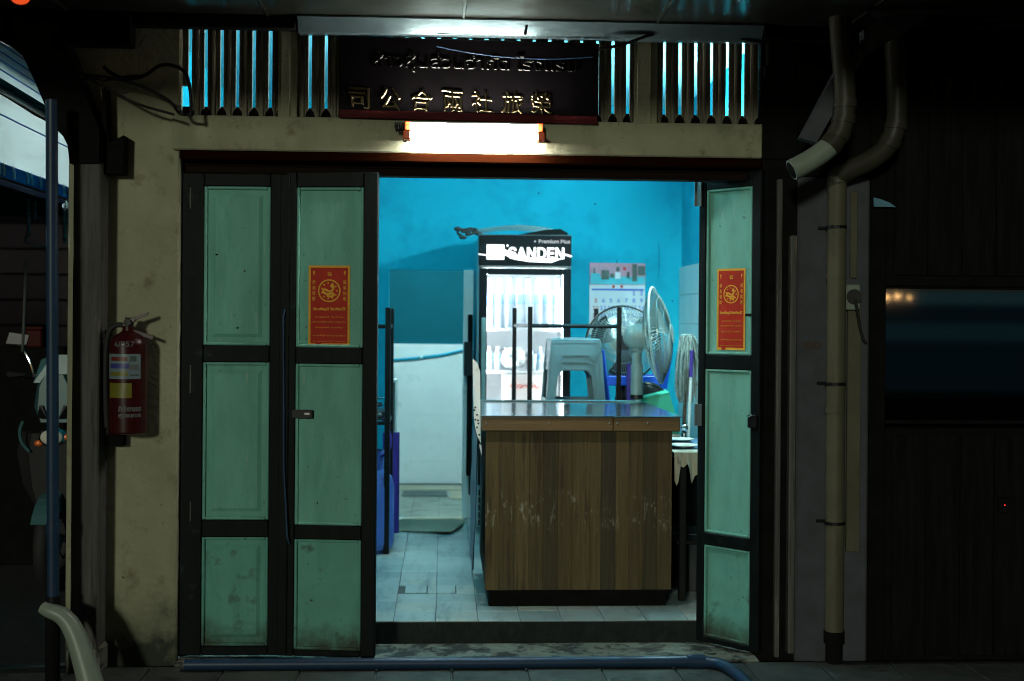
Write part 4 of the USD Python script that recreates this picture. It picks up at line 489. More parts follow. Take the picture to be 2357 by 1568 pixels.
# ------------------------------------------------------------------ lit tube over the door
lamp = thing("tube_lamp", "burning fluorescent tube lamp with orange end sockets on the beam under the sign", "tube lamp", D(1090, 300, -.03))
zl0, zl1 = D(1085, 301, -.05)[2], D(1085, 284, -.05)[2]
xa_, xb_ = D(934, 300, -.06)[0], D(1248, 300, -.06)[0]
part(lamp, "housing", cbox(xa_, xb_, -.085, -.025, zl0, zl1, .006), M["white_enamel"])
tz = D(1090, 314, -.12)[2]
tx0, tx1 = D(946, 313, -.12)[0], D(1236, 313, -.12)[0]
part(lamp, "tube", tube([(tx0, -.12, tz), (tx1, -.12, tz)], .0135, 16), emit("door_tube_glow", (1.0, .98, .90), DOOR_TUBE), smooth=40)
for a, b, s in ((tx0 - .034, tx0, 1), (tx1, tx1 + .034, -1)):
    part(lamp, "socket", [cbox(a, b, -.142, -.075, tz - .02, tz + .022, .006), cbox(a + .004, b - .004, -.09, -.026, tz - .01, zl1, .004)], M["orangecap"])
co = D(922, 294, -.06); t = np.linspace(0, 5 * 2 * np.pi, 80)
part(lamp, "coiled_lead", [tube(np.stack([co[0] - .025 + .05 * t / t[-1], co[1] - .01 + .012 * np.cos(t), co[2] + .018 * np.sin(t)], 1), .004, 6), tube(smooth_path([co + [.022, 0, -.002], D(934, 300, -.08), D(936, 318, -.1), D(930, 325, -.06)]), .005, 6)], M["blackmetal"], True)
# ------------------------------------------------------------------ red posters
def poster(label, P_o, xd, u0, u1, v0, v1, front):
    o = P_o
    s0, s1 = solve(u0, (v0 + v1) / 2, o, xd)[0], solve(u1, (v0 + v1) / 2, o, xd)[0]
    z0, z1 = solve((u0 + u1) / 2, v1, o, xd)[1], solve((u0 + u1) / 2, v0, o, xd)[1]
    w, hh, cx = s1 - s0, z1 - z0, (s0 + s1) / 2
    W3 = lambda m: xf(m, (o[0], o[1], 0), xd)
    t = thing("red_poster", label, "poster", W3(trimesh.Trimesh([[cx, front, z0], [cx, front, z1], [s0, front, z0]], [[0, 1, 2]])).vertices[0])
    # the sheet is slightly cockled
    n = 14; ss, tt = np.meshgrid(np.linspace(0, 1, n), np.linspace(0, 1, 2 * n)); 
    def bulge(a, b): return front + .0035 * np.exp(-((a - .24 - .12 * b) / .07) ** 2) * (.4 + .6 * (1 - b)) 
    v = np.stack([(s0 + ss * w).ravel(), bulge(ss, tt).ravel(), (z0 + tt * hh).ravel()], 1)
    f = [(j * n + i, j * n + i + 1, (j + 1) * n + i + 1) for j in range(2 * n - 1) for i in range(n - 1)] + [(j * n + i, (j + 1) * n + i + 1, (j + 1) * n + i) for j in range(2 * n - 1) for i in range(n - 1)]
    sheet = W3(trimesh.Trimesh(v, np.array(f), process=False)); part(t, "sheet", sheet, M["posterred"], smooth=True)
    def fx(p): return s0 + p * w
    def fz(q): return z1 - q * hh
    def ink(shape, name):
        out = []
        for gg in getattr(shape, "geoms", [shape]):
            if gg.area < 1e-8: continue
            m = trimesh.creation.extrude_polygon(gg, .0008, engine="earcut"); mv = m.vertices
            lv = np.stack([mv[:, 0], front + .0040 + mv[:, 2], mv[:, 1]], 1)
            aa, bb = (lv[:, 0] - s0) / w, (lv[:, 2] - z0) / hh; lv[:, 1] = bulge(aa, bb) + .0006 + mv[:, 2]
            out.append(W3(trimesh.Trimesh(lv, np.asarray(m.faces)[:, ::-1], process=False)))
        part(t, name, out, M["postergold"])
    fr = sbox(fx(0), fz(1), fx(1), fz(0)).difference(sbox(fx(.055), fz(.972), fx(.945), fz(.028)))
    for a in np.arange(.05, 1, .05):                       # border split up so that it follows the sheet
        fr = fr.difference(LineString([(fx(-.1), fz(a)), (fx(1.1), fz(a))]).buffer(.0001))
    ink(fr, "gold_border")
    c, R = (fx(.5), fz(.315)), .27 * w
    ring = Point(c).buffer(R, 24).difference(Point(c).buffer(R * .88, 24))
    sn = LineString(smooth_path([(c[0] + a * R, c[1] + b * R) for a, b in ((.3, .45), (.32, .12), (-.02, -.05), (-.42, .12), (-.5, -.12), (-.1, -.28), (.3, -.22), (.35, -.42), (-.15, -.45))], 6)).buffer(R * .09)
    head = Point(c[0] + .26 * R, c[1] + .42 * R).buffer(R * .17)
    dots = shapely.union_all([Point(c[0] + .68 * R * math.cos(a), c[1] + .68 * R * math.sin(a)).buffer(R * .07) for a in np.linspace(0, 6.28, 12)[:-1]])
    ink(ring.union(sn).union(head).union(dots), "emblem")
    ink(fit(glyph("福", .05, 36), fx(.5), fz(.105), h=.055 * hh), "ornament")
    for p in (.13, .87): ink(Point(fx(p), fz(.085)).buffer(.026 * w).union(LineString([(fx(p), fz(.07)), (fx(p), fz(.12))]).buffer(.008 * w)), "ornament")
    for p, txt in ((.13, "恭喜發財"), (.87, "萬事如意")):
        for k, chh in enumerate(txt): ink(fit(glyph(chh, .05, 36), fx(p), fz(.21 + .068 * k), h=.05 * hh, w=.085 * w), "side_character")
    for key, q, h_, wd in (("title", .545, .045, .78), ("l1", .645, .024, .68), ("l2", .705, .024, .8), ("l3", .775, .024, .68), ("l4", .875, .026, .76), ("l2", .945, .014, .8)):
        ink(fit(glyph(key, .05, 30), fx(.5), fz(q), w=wd * w, h=h_ * hh), "lettering")
poster("red and gold snake poster on the flat door leaf, above the iron hasp", o2, x2, 708, 804, 611, 796, -.016)
poster("red and gold snake poster on the angled door leaf at the right of the opening", oa, x3, 1646, 1711, 618, 806, -.016)
# ------------------------------------------------------------------ fire extinguisher on the olive pier
ex = D(295, 880, -.1); ez0, ez1 = D(295, 998, -.1)[2], D(295, 768, -.1)[2]; er = .081
fe = thing("fire_extinguisher", "red fire extinguisher with white and yellow labels hanging on the olive pier", "fire extinguisher", (ex[0], -.1, ez0))
hb = ez1 - ez0
part(fe, "cylinder", lathe([(0, 0), (er - .012, 0), (er - .004, .004), (er, .012), (er, hb - .05), (er * .93, hb - .03), (er * .72, hb - .008), (er * .42, hb + .006), (.026, hb + .012), (.026, hb + .03), (0, hb + .03)], (ex[0], -.1, ez0), 36), M["red"], smooth=35)
vz = ez0 + hb + .03
part(fe, "valve", [lathe([(0, 0), (.022, 0), (.022, .03), (.015, .034), (.015, .045), (0, .045)], (ex[0], -.1, vz - .005), 16), cyl((ex[0], -.125, vz + .018), (ex[0], -.09, vz + .018), .016, 14)], M["blackmetal"])
part(fe, "gauge", cyl((ex[0] + .002, -.132, vz + .018), (ex[0] + .002, -.126, vz + .018), .014, 18), M["timber"])
pp_ = lambda u, v: D(u, v, -.1)
part(fe, "carry_lever", [trimesh.convex.convex_hull(np.array([pp_(300, 757) + [0, s, 0] for s in (-.012, .012)] + [pp_(300, 770) + [0, s, 0] for s in (-.012, .012)] + [pp_(330, 765) + [0, s, 0] for s in (-.01, .01)] + [pp_(330, 774) + [0, s, 0] for s in (-.01, .01)])), trimesh.convex.convex_hull(np.array([pp_(u, v) + [0, s, 0] for u, v in ((328, 765), (328, 774), (353, 775), (352, 782)) for s in (-.01, .01)]))], M["red"])
part(fe, "squeeze_lever", [trimesh.convex.convex_hull(np.array([pp_(u, v) + [0, s, 0] for u, v in ((284, 750), (286, 742), (312, 728), (312, 738), (298, 752)) for s in (-.012, .012)])), trimesh.convex.convex_hull(np.array([pp_(u, v) + [0, s, 0] for u, v in ((311, 728), (311, 737), (341, 719), (340, 726)) for s in (-.009, .009)]))], M["red"])
part(fe, "hose", tube(smooth_path([pp_(290, 752), pp_(272, 748), pp_(256, 757), pp_(246, 785), pp_(243, 850), pp_(244, 930), pp_(247, 985)]), .012, 10), M["rubber"], smooth=True)
part(fe, "bracket", [pbox(247, 998, 284, 1027, -.06, .06), pbox(240, 760, 252, 775, -.05, .05)], M["dark"])
def wrap(u0, u1, v0, v1, rr, mt, name, parent=fe, zsh=0):
    """A flat label bent round the cylinder."""
    a0 = math.asin(max(-.98, min(.98, (D(u0, v0, -.1)[0] - ex[0]) / er))); a1 = math.asin(max(-.98, min(.98, (D(u1, v0, -.1)[0] - ex[0]) / er)))
    za, zb_ = D(295, v1, -.1)[2], D(295, v0, -.1)[2]; A = np.linspace(a0, a1, 10)
    v = [(ex[0] + rr * math.sin(a), -.1 - rr * math.cos(a), q) for a in A for q in (za, zb_)]
    f = [q for k in range(9) for q in ((2 * k, 2 * k + 2, 2 * k + 3), (2 * k, 2 * k + 3, 2 * k + 1))]
    return part(parent, name, trimesh.Trimesh(v, f, process=False), mt, smooth=True)
lw = wrap(258, 330, 814, 871, er + .0008, M["labelwhite"], "white_label")
for (u0, u1, v0, v1, mt, nm) in ((265, 303, 821, 830, "labelred", "red_band"), (263, 307, 836, 847, "labelblue", "blue_band"), (263, 305, 855, 864, "labelyellow", "yellow_band"), (309, 322, 819, 831, "inkdark", "printed_mark"), (309, 326, 838, 850, "inkwhite", "printed_mark"), (309, 326, 860, 864, "inkdark", "printed_mark")):
    wrap(u0, u1, v0, v1, er + .0016, M[mt], nm, lw)
wrap(260, 313, 880, 914, er + .0008, M["labelyellow"], "yellow_label")
def bend(shape, rr, mt, name):
    out = []
    for gg in getattr(shape, "geoms", [shape]):
        if gg.area < 1e-8: continue
        m = trimesh.creation.extrude_polygon(gg, .0008, engine="earcut"); v = m.vertices; a = v[:, 0] / er
        out.append(trimesh.Trimesh(np.stack([ex[0] + (rr + v[:, 2]) * np.sin(a), -.1 - (rr + v[:, 2]) * np.cos(a), v[:, 1]], 1), m.faces, process=False))
    part(fe, name, out, M[mt])
bend(fit(latin("4/057", .03, True), .0, D(295, 792, -.1)[2], h=.028), er + .0004, "inkwhite", "stencilled_number")
bend(fit(glyph("e1", .03, 30), .028, D(300, 938, -.1)[2], w=.10, h=.026), er + .0004, "inkwhite", "stencilled_lettering")
bend(fit(glyph("e2", .03, 30), .028, D(300, 956, -.1)[2], w=.10, h=.022), er + .0004, "inkwhite", "stencilled_lettering")
# ------------------------------------------------------------------ left post, bracket, pipes
po = thing("weathered_post", "grey weathered timber post in front of the olive pier beside the extinguisher", "post", D(197, 1400, -.137))
x0, x1_ = D(165, 900, -.137)[0], D(228, 900, -.137)[0]
part(po, "shaft", cbox(x0, x1_, -.137, -.002, .0, D(197, 372, -.137)[2], .006), M["timber"])
part(po, "foot", cbox(x0 - .012, x1_ + .012, -.15, -.001, .0, .12, .01), M["concrete"])
br = thing("roof_bracket", "black arched roof bracket rising from the weathered post at the upper left", "bracket", D(197, 372, -.3))
part(br, "brace", prism(ppoly([(-60, 30), (-40, 72), (-4, 92), (25, 106), (54, 130), (80, 185), (105, 243), (116, 288), (133, 300), (147, 315), (157, 335), (160.5, 365), (162, 377), (229, 377), (230, 302), (206, 240), (186, 186), (165, 130), (120, 30)], -.14), -.15, -.01), M["dark"])
part(br, "strut", prism(ppoly([(229, 377), (229, 305), (238, 250), (236, 205), (244, 205), (246, 300), (252, 330), (286, 312), (284, 400), (232, 400)], -.08), -.09, -.005), M["dark"])
part(br, "cross_beam", pbox(110, 30, 300, 100, -.12, .1), M["dark"])
bp = thing("blue_drain_pipe", "upright blue plastic drain pipe standing left of the weathered post", "drain pipe", D(120, 1390, -.3))
BY = -.3; pbA, pbB = D(119, 230, BY), D(122.5, 1392, BY); r_ = 13.2 * zscale(BY)
part(bp, "pipe", cyl(pbA, pbB, r_, 20), M["bluepvc"], smooth=40)
for v0, v1, k in ((1204, 1228, 1.18), (1372, 1396, 1.22)):
    part(bp, "collar", cyl(D(122, v0, BY), D(122, v1, BY), r_ * k, 20), M["bluepvc"] if v0 < 1300 else M["blackmetal"], smooth=40)
el = thing("cream_pipe_bend", "out of focus cream pipe bending down towards the viewer in the lower left corner", "pipe", D(128, 1410, -.55))
pts = smooth_path([D(100, 1398, -.32), D(124, 1409, -.33), D(150, 1424, -.33), D(172, 1458, -.335), D(188, 1502, -.345), D(205, 1560, -.36), D(216, 1620, -.38)], 6)
part(el, "pipe", tube(pts, np.linspace(.028, .056, len(pts)), 16), M["palepvc"], smooth=40)
part(el, "leg", cyl(pts[-1], (pts[-1][0], pts[-1][1] - .02, .0), .045, 14), M["dark"]); part(el, "leg", cyl(D(122, 1402, -.31), (D(122, 1402, -.31)[0], -.31, 0), .03, 14), M["dark"])
gp = thing("blue_ground_pipe", "blue water pipe lying along the pavement at the foot of the shop front", "pipe", (.2, -.12, .03))
yy = -.12; zg = .043
xs_ = [D(u, 1534, yy)[0] for u in (425, 905, 1592, 1622)]
part(gp, "pipe", cyl((xs_[0], yy, zg), (xs_[2], yy, zg), .0245, 18), M["bluepvc"], smooth=40)
part(gp, "coupling", cyl((xs_[2] - .02, yy, zg), (xs_[3], yy, zg), .031, 18), M["bluepvc"], smooth=40)
part(gp, "coupling", cyl((xs_[1], yy, zg), (xs_[1] + .012, yy, zg), .027, 18), M["bluepvc"], smooth=40)
part(gp, "bend", tube(smooth_path([(xs_[3] - .01, yy, zg), (xs_[3] + .05, yy - .04, zg), (xs_[3] + .09, yy - .16, zg), (xs_[3] + .11, yy - .5, zg)]), .0245, 14), M["bluepvc"], smooth=40)
# ------------------------------------------------------------------ right of the doors
dp = thing("down_pipe", "beige downpipe running down the violet pier beside the narrow conduit", "downpipe", D(1920, 1450, -.06))
rp = 22 * zscale(-.06)
part(dp, "pipe", cyl(D(1927, 408, -.06), D(1920, 1452, -.06), rp, 22), M["downpvc"], smooth=40)
for v in (630, 938): part(dp, "joint", cyl(D(1926 - (v - 408) * .0067, v, -.06), D(1926 - (v - 408) * .0067, v + 12, -.06), rp * 1.06, 22), M["downpvc"], smooth=40)
for v in (520, 880, 1200): part(dp, "pipe_clamp", [cyl(D(1926 - (v - 408) * .0067, v, -.06), D(1926 - (v - 408) * .0067, v + 7, -.06), rp * 1.1, 22), cbox(D(1926 - (v - 408) * .0067, v, -.06)[0] - rp - .025, D(1926 - (v - 408) * .0067, v, -.06)[0] + rp + .02, -.012, -.002, D(1926, v + 7, -.06)[2], D(1926, v, -.06)[2], .001)], M["blackmetal"])
part(dp, "shoe", [cyl(D(1920, 1452, -.06), D(1920, 1480, -.06), rp * 1.1, 18), cyl((D(1920, 1480, -.06)[0], -.06, D(1920, 1480, -.06)[2]), (D(1920, 1480, -.06)[0], -.06, 0), rp * .9, 14)], M["dark"])
def bent(label, path, r, name="rain_pipe", rings=(), outlet=False, mt="palepvc", split=None):
    t = thing(name, label, "rain pipe", path[-1]); P_ = smooth_path(path, 8)
    k_ = int(split * (len(P_) - 1)) if split else len(P_) - 1
    part(t, "pipe", tube(P_[:k_ + 1], r, 20), M[mt], smooth=40)
    if split: part(t, "lit_outlet_pipe", tube(P_[k_ - 1:], r * 1.004, 20), M["palepvc"], smooth=40)  # paler colour for the end that the lamp lights
    for k in rings:
        i = int(k * (len(P_) - 1)); d = P_[min(i + 1, len(P_) - 1)] - P_[i - 1]; d /= np.linalg.norm(d)
        part(t, "socket_ring", cyl(P_[i] - d * .008, P_[i] + d * .028, r * 1.1, 20), M[mt], smooth=40)
    if outlet:
        d = P_[-1] - P_[-2]; d /= np.linalg.norm(d); part(t, "outlet", cyl(P_[-1] + d * .0005, P_[-1] + d * .002, r * .82, 18), M["dark"])
Yr = -.42
bent("cream rain pipe ending in an open outlet at the upper right of the doors", [D(1934, 40, Yr), D(1938, 120, Yr), D(1944, 200, Yr), D(1943, 262, Yr), D(1930, 310, Yr), D(1900, 345, Yr), D(1860, 372, Yr), D(1822, 392, Yr)], 25 * zscale(Yr), rings=(.36, .46, .56, .66), outlet=True, split=.68, mt="shadepipe")  # one pipe, its shaded run coloured dark and its lit end pale
bent("second rain pipe further right, bending in towards the beige downpipe", [D(2060, 60, -.2), D(2062, 150, -.2), D(2065, 250, -.2), D(2056, 310, -.2), D(2030, 350, -.17), D(1985, 378, -.12), D(1940, 400, -.07), D(1927, 430, -.06)], 24 * zscale(-.2), rings=(.36, .47), mt="shadepipe")
bs = thing("diagonal_brace", "grey steel brace slanting up behind the rain pipe to the top right", "brace", D(1850, 310, -.35))
a, b = D(1868, 330, -.32), D(1952, 205, -.36); 
part(bs, "lower_bar", prism(ppoly([(1842, 318), (1878, 330), (1990, 130), (1960, 95)], -.3), -.31, -.25), M["purplewall"])
part(bs, "upper_bar", prism(ppoly([(1986, 70), (1990, 128), (2260, -30), (2230, -100)], -.3), -.31, -.25), M["purplewall"])
co_ = thing("cable_conduit", "narrow olive conduit with a socket box on the violet pier", "conduit", D(1964, 1270, -.02))
part(co_, "trunking", [pbox(1950, 715, 1981, 1271, -.02, .02), pbox(1958, 440, 1974, 640, -.015, .015)], M["downpvc"])
part(co_, "socket_box", pbox(1948, 655, 1981, 714, -.045, .045, .006), M["palepvc"])
part(co_, "plug", [cyl(D(1966, 683, -.06), D(1966, 683, -.04), .034, 16)], M["rubber"])
part(co_, "cable", tube(smooth_path([D(1968, 690, -.065), D(1976, 730, -.05), D(1982, 765, -.03), D(1994, 790, -.02)]), .007, 8), M["rubber"], smooth=True)
nx = latin("FEVER", .05, True)
fx0, fx1 = D(1848, 796, 0)[0], D(1892, 796, 0)[0]; fz0, fz1 = D(1870, 806, 0)[2], D(1870, 786, 0)[2]
top("wall_stencil", [prism(fit(nx, (fx0 + fx1) / 2, (fz0 + fz1) / 2, w=fx1 - fx0 - .006, h=fz1 - fz0 - .008), -.0015, 0.001)], mat("brown_stencil_paint", (.06, .03, .012), .8), "brown stencilled word on the violet pier left of the beige downpipe", "stencil")
# the dark neighbour with its window
nb = thing("neighbour_front", "black shuttered front of the neighbouring house with a dim reflecting window", "house front", (2.6, .05, 0))
wx0, wx1 = D(2034, 800, .03)[0], 3.1; wz0, wz1 = D(2190, 984, .03)[2], D(2190, 661, .03)[2]
part(nb, "wall", [cbox(XR + .002, wx0, -.0, .3, 0, 3.5, .006), cbox(wx0, 4, .0, .3, wz1, 3.5, .006), cbox(wx0, 4, 0, .3, 0, wz0, .006)], M["dark"])
mid = D(2190, 972, .03)[2]
part(nb, "window_frame", [cbox(wx0, wx1, .02, .06, mid - .008, mid + .008, .003), cbox(wx0, wx1, .02, .06, wz1 - .01, wz1, .003)], M["dark"])
part(nb, "window_pane", cbox(wx0 + .002, wx1, .036, .042, mid + .008, wz1 - .01, 0), M["glassdark"])
for k in range(8): part(nb, "plank", cbox(wx0 + .03 + k * .16, wx0 + .185 + k * .16, -.012 - rng.uniform(0, .004), -.001, .03, wz0 - .03, .004), "/World/Looks/sooty_plank" if k else mat("sooty_plank", (.0075, .0078, .007), .8, spec=.05, var=.6, scale=6, stretch=(6, 6, .5), bump=.6, bscale=25))
for k in range(8): part(nb, "plank", cbox(wx0 + .03 + k * .16, wx0 + .185 + k * .16, -.012 - rng.uniform(0, .004), -.001, wz1 + .05, 2.7, .004), "/World/Looks/sooty_plank")
part(nb, "room_behind", [cbox(wx0, 4, .25, .3, wz0, wz1, 0)], M["dark"])
top("glint_piece", prism(ppoly([(2011, 455), (2012, 476), (2062, 477), (2048, 467), (2028, 459)], -.03), -.032, -.022), M["dusty"], "dusty blue triangle standing for a highlight on the black house front", "scrap")  # coloured piece in the shape of a bright highlight
led = thing("doorbell", "small black doorbell box with a tiny red light at the far right", "doorbell", D(2313, 1163, -.01))
part(led, "casing", pbox(2300, 1146, 2326, 1182, -.036, .02, .004), M["dark"]); part(led, "red_light", ball(D(2313, 1163, -.037), .0035, 1), emit("red_led", (1, .03, .03), 1.2))
# small black fittings at the upper right of the transom
top("cable_clamp", [pbox(1768, 90, 1782, 160, -.06, .05, .004), pbox(1762, 150, 1790, 176, -.07, .05, .004)], M["dark"], "black cable clamp block at the right end of the transom", "clamp")
# ------------------------------------------------------------------ alley at the left
al = thing("alley_wall", "dark wall of the alley behind the parked scooter", "wall", (-3.2, 4, 0))
part(al, "wall", [cbox(-6, -1.72, 4.4, 4.6, 0, 4, 0), cbox(-4.6, -4.5, -1, 4.4, 0, 3.4, 0)], M["dark"])
for k in range(9): part(al, "shutter_slat", cbox(-3.6, -2.0, 4.37, 4.4, .5 + k * .2, .69 + k * .2, .006), mat(f"alley_shutter_{k}", (.02, .008 + .001 * (k % 3), .007), .7) if k == 0 else "/World/Looks/alley_shutter_0")
XT = D(0, 375, .35)[0]
def sheet(path_a, path_b, n=18, amp=.012, seed=1):
    """A cockled cloth between two edge lines, with a little thickness."""
    a, b = np.asarray(path_a, float), np.asarray(path_b, float); t = np.linspace(0, 1, n); s = np.linspace(0, 1, 10)
    A = np.stack([np.interp(t, np.linspace(0, 1, len(a)), a[:, k]) for k in range(3)], 1); B = np.stack([np.interp(t, np.linspace(0, 1, len(b)), b[:, k]) for k in range(3)], 1)
    v = (A[None] * (1 - s[:, None, None]) + B[None] * s[:, None, None]).reshape(-1, 3)
    v[:, 0] += amp * (meshkit.noise(v * [5, 3, 5], seed) - .5) * 2; v[:, 2] += .5 * amp * (meshkit.noise(v * [3, 4, 3], seed + 5) - .5)
    f = [q for j in range(9) for i in range(n - 1) for q in ((j * n + i, j * n + i + 1, (j + 1) * n + i + 1), (j * n + i, (j + 1) * n + i + 1, (j + 1) * n + i))]
    m = trimesh.Trimesh(v, f, process=False); w = m.copy(); w.vertices = w.vertices + [-.003, 0, .001]; w.faces = w.faces[:, ::-1]
    return trimesh.util.concatenate([m, w])
aw = thing("stall_awning", "glowing white tarpaulin awning with a blue hem over the alley stall at the left", "awning", (XT, .4, 2.4))
ya, yb = -.9, 3.2
zh = D(0, 375, .35)[2]
e0, e1 = (XT, ya, zh), (XT - .02, yb, zh)
g0, g1 = (XT - .05, ya, zh + .36), (XT - .05, yb, zh + .30)
part(aw, "side_curtain", sheet([e0, e1], [g0, g1], amp=.016), M["tarp"])
part(aw, "hem", [cbox(XT - .012, XT + .006, ya, yb, zh - .062, zh + .002, .004)], M["hem"])
for k in range(13):
    y0 = -.1 + k * .2; part(aw, "hem_loop", [tube([(XT + .009, y0 + dy, zh + .0), (XT + .013, y0 + .012 + dy, zh - .03), (XT + .009, y0 + .024 + dy, zh - .055)], .007, 6) for dy in ((0,) if k % 2 else (0, .06))], M["tarp"])
part(aw, "gutter", [tube([(XT + .01, ya, zh + .38), (XT + .0, yb, zh + .31)], .03, 12)], M["wood_frame"], smooth=True)
r0, r1 = (XT - .02, ya, zh + .43), (XT - .02, yb, zh + .35); t0, t1 = (XT - .62, ya, zh + 1.05), (XT - .62, yb, zh + .98)
part(aw, "roof_sheet", sheet([r0, r1], [t0, t1], amp=.02, seed=4), M["tarp"])
for k in range(5):
    q = .12 + k * .19; part(aw, "seam_cord", tube([tuple(np.array(r0) * (1 - q) + np.array(t0) * q + [.012, 0, .006]), tuple(np.array(r1) * (1 - q) + np.array(t1) * q + [.012, 0, .006])], .004, 6), M["hem"])
part(aw, "side_cord", tube([(XT + .0, ya, zh + .235), (XT - .0, yb, zh + .21)], .004, 6), M["hem"])
tl = thing("stall_lamp", "burning tube lamp hanging behind the white tarpaulin", "tube lamp", (XT - .45, 1, zh + .3))
part(tl, "tube", cyl((XT - .42, .1, zh + .22), (XT - .42, 2.0, zh + .22), .014, 12), emit("stall_tube_glow", (.86, 1.0, .98), TARP_TUBE)); part(tl, "housing", cbox(XT - .45, XT - .39, .05, 2.25, zh + .245, zh + .28, .004), M["white_enamel"])
part(aw, "light_stop_board", cbox(XT - 1.4, XT - .05, ya, 2.3, zh - .09, zh - .06, .003), M["dark"])  # unseen board added to keep the stall lamp off ground and scooter
part(tl, "hanger", [cyl((XT - .42, y, zh + .28), (XT - .42, y, zh + .72), .004, 6) for y in (.3, 2.0)], M["blackmetal"])
def hang(label, us, Y, v0, v1):
    t = thing("streak_cord", label, "rope", D(us[0], v0, Y))  # reflected light streaks given the form of hanging cords
    n = 7
    for k in range(n):
        a = v0 + (v1 - v0) * k / n; bb = v0 + (v1 - v0) * (k + .82) / n
        part(t, "link", tube(smooth_path([D(us[0] + (k % 2) * 2, a, Y), D(us[0] + 3, (a + bb) / 2, Y), D(us[0] + (k % 2) * 2, bb, Y)], 3), .011, 6), M["ropegrey"], smooth=True)
hang("cord made for a light streak nearest the picture's left edge below the awning", (63, 0), 1.2, 440, 545)
hang("shorter cord made for a light streak beside the first below the awning", (77, 0), 1.3, 442, 505)
hang("cord made for a light streak between the blue pipe and the weathered post", (146, 0), 1.2, 470, 560)
hang("short cord made for a light streak close against the edge of the olive pier", (154, 0), 1.3, 462, 520)
top("hanging_chain", tube(smooth_path([D(62, 545, 1.2), D(66, 560, 1.2), D(95, 566, 1.2), D(104, 560, 1.2)]), .007, 6), M["ropegrey"], "thin loop of cord joining the hanging cords under the awning", "cord", True)
top("hanging_chain", tube(smooth_path([D(60, 600, 1.5), D(57, 690, 1.5), D(52, 810, 1.5)]), .008, 6), M["timber"], "long thin grey rope hanging above the scooter", "rope", True)
lan = thing("red_lantern", "blurred red lantern glowing at the top left corner", "lantern", D(45, -2, -1.2))
lc = D(46, -8, -1.2); part(lan, "shade", ball(lc, .034, 3, (1, 1, .8)), emit("lantern_glow", (1.0, .10, .02), .8)); part(lan, "cap", cyl(lc + [0, 0, .022], lc + [0, 0, .05], .014, 12), M["dark"]); part(lan, "cord", cyl(lc + [0, 0, .05], lc + [0, 0, .3], .003, 6), M["dark"])
rb = thing("red_crate", "dim dark red crate behind the scooter", "crate", D(76, 800, 2.4)); rc0 = D(76, 800, 2.4)
part(rb, "side", pbox(58, 758, 96, 800, 2.4, .3, .01), mat("dull_red_crate", (.05, .007, .004), .6, spec=.1)); part(rb, "rim", pbox(56, 752, 98, 759, 2.38, .34, .005), "/World/Looks/dull_red_crate")
part(rb, "stack_below", cbox(rc0[0] - .2, rc0[0] + .2, 2.38, 2.8, 0, rc0[2] - .0, .01), M["dark"])
# the scooter, front towards us
SY = 1.55; sc = zscale(SY)
hc = D(121, 1006, SY)
sx, shz = hc[0], hc[2]
mo = thing("scooter", "teal and black scooter parked front on in the alley behind the blue pipe", "scooter", (sx, SY, 0))
def prof(pts, y): return [(sx + a, y, b) for a, b in pts]
def shell(rows):
    """Lofts closed outlines (lists of points) into a skin."""
    n = len(rows[0]); v = np.array([p for r in rows for p in r]); f = []
    for i in range(len(rows) - 1):
        for j in range(n):
            a, b = i * n + j, i * n + (j + 1) % n; f += [(a, b, b + n), (a, b + n, a + n)]
    f += [(0, (j + 1), j) for j in range(1, n - 1)]; o = (len(rows) - 1) * n; f += [(o, o + j, o + j + 1) for j in range(1, n - 1)]
    return trimesh.Trimesh(v, f, process=False)
part(mo, "front_tyre", trimesh.creation.torus(.235, .045, 28, 10, transform=trimesh.transformations.translation_matrix((sx, SY + .05, .28)) @ trimesh.transformations.rotation_matrix(math.pi / 2, (0, 1, 0))), M["rubber"], smooth=True)
part(mo, "front_rim", [cyl((sx - .03, SY + .05, .28), (sx + .03, SY + .05, .28), .05, 16)] + [tube([(sx, SY + .05, .28), (sx, SY + .05 + .2 * math.cos(a), .28 + .2 * math.sin(a))], .009, 6) for a in np.arange(0, 6.28, .7)], M["brasslike"])
part(mo, "rear_tyre", trimesh.creation.torus(.235, .05, 28, 10, transform=trimesh.transformations.translation_matrix((sx, SY + 1.27, .28)) @ trimesh.transformations.rotation_matrix(math.pi / 2, (0, 1, 0))), M["rubber"], smooth=True)
part(mo, "front_fender", trimesh.convex.convex_hull(np.array([(sx + a * w, SY + .05 - .29 * math.cos(t), .28 + .29 * math.sin(t)) for t in np.linspace(.5, 2.2, 9) for a, w in ((-1, .055), (1, .055))])), M["bikepaint"])
part(mo, "fork", [tube([(sx + s * .075, SY + .05, .28), (sx + s * .075, SY + .22, .80)], .02, 10) for s in (-1, 1)], M["brasslike"])
part(mo, "leg_shield", shell([[(sx + s * w, SY + y, zz) for s, w, y in ((-1, w, .12), (-.55, w, .0), (.55, w, .0), (1, w, .12), (.9, w, .2), (-.9, w, .2))] for zz, w in ((.42, .10), (.6, .2), (.78, .235), (.9, .21))]), M["rubber"], smooth=30)
for s in (-1, 1): part(mo, "shield_trim", tube(smooth_path([(sx + s * .16, SY - .01, .97), (sx + s * .175, SY - .015, .88), (sx + s * .12, SY - .02, .80)]), .008, 6), M["bikepaint"])
part(mo, "headlight", shell([[(sx + w * math.cos(t), SY + y, shz + .062 * w / .085 * math.sin(t)) for t in np.linspace(0, 2 * np.pi, 18)[:-1]] for w, y in ((.075, .06), (.085, .0), (.072, -.02), (.03, -.03))]), M["chrome"], smooth=True)
hl = f"/World/scooter/headlight"
part(mo, "lens", [ball((sx, SY - .02, shz), .052, 2, (1.2, .5, .85))], mat("headlight_lens", (.9, .85, .75), .05, trans=.2))  # plain pale lens without emission
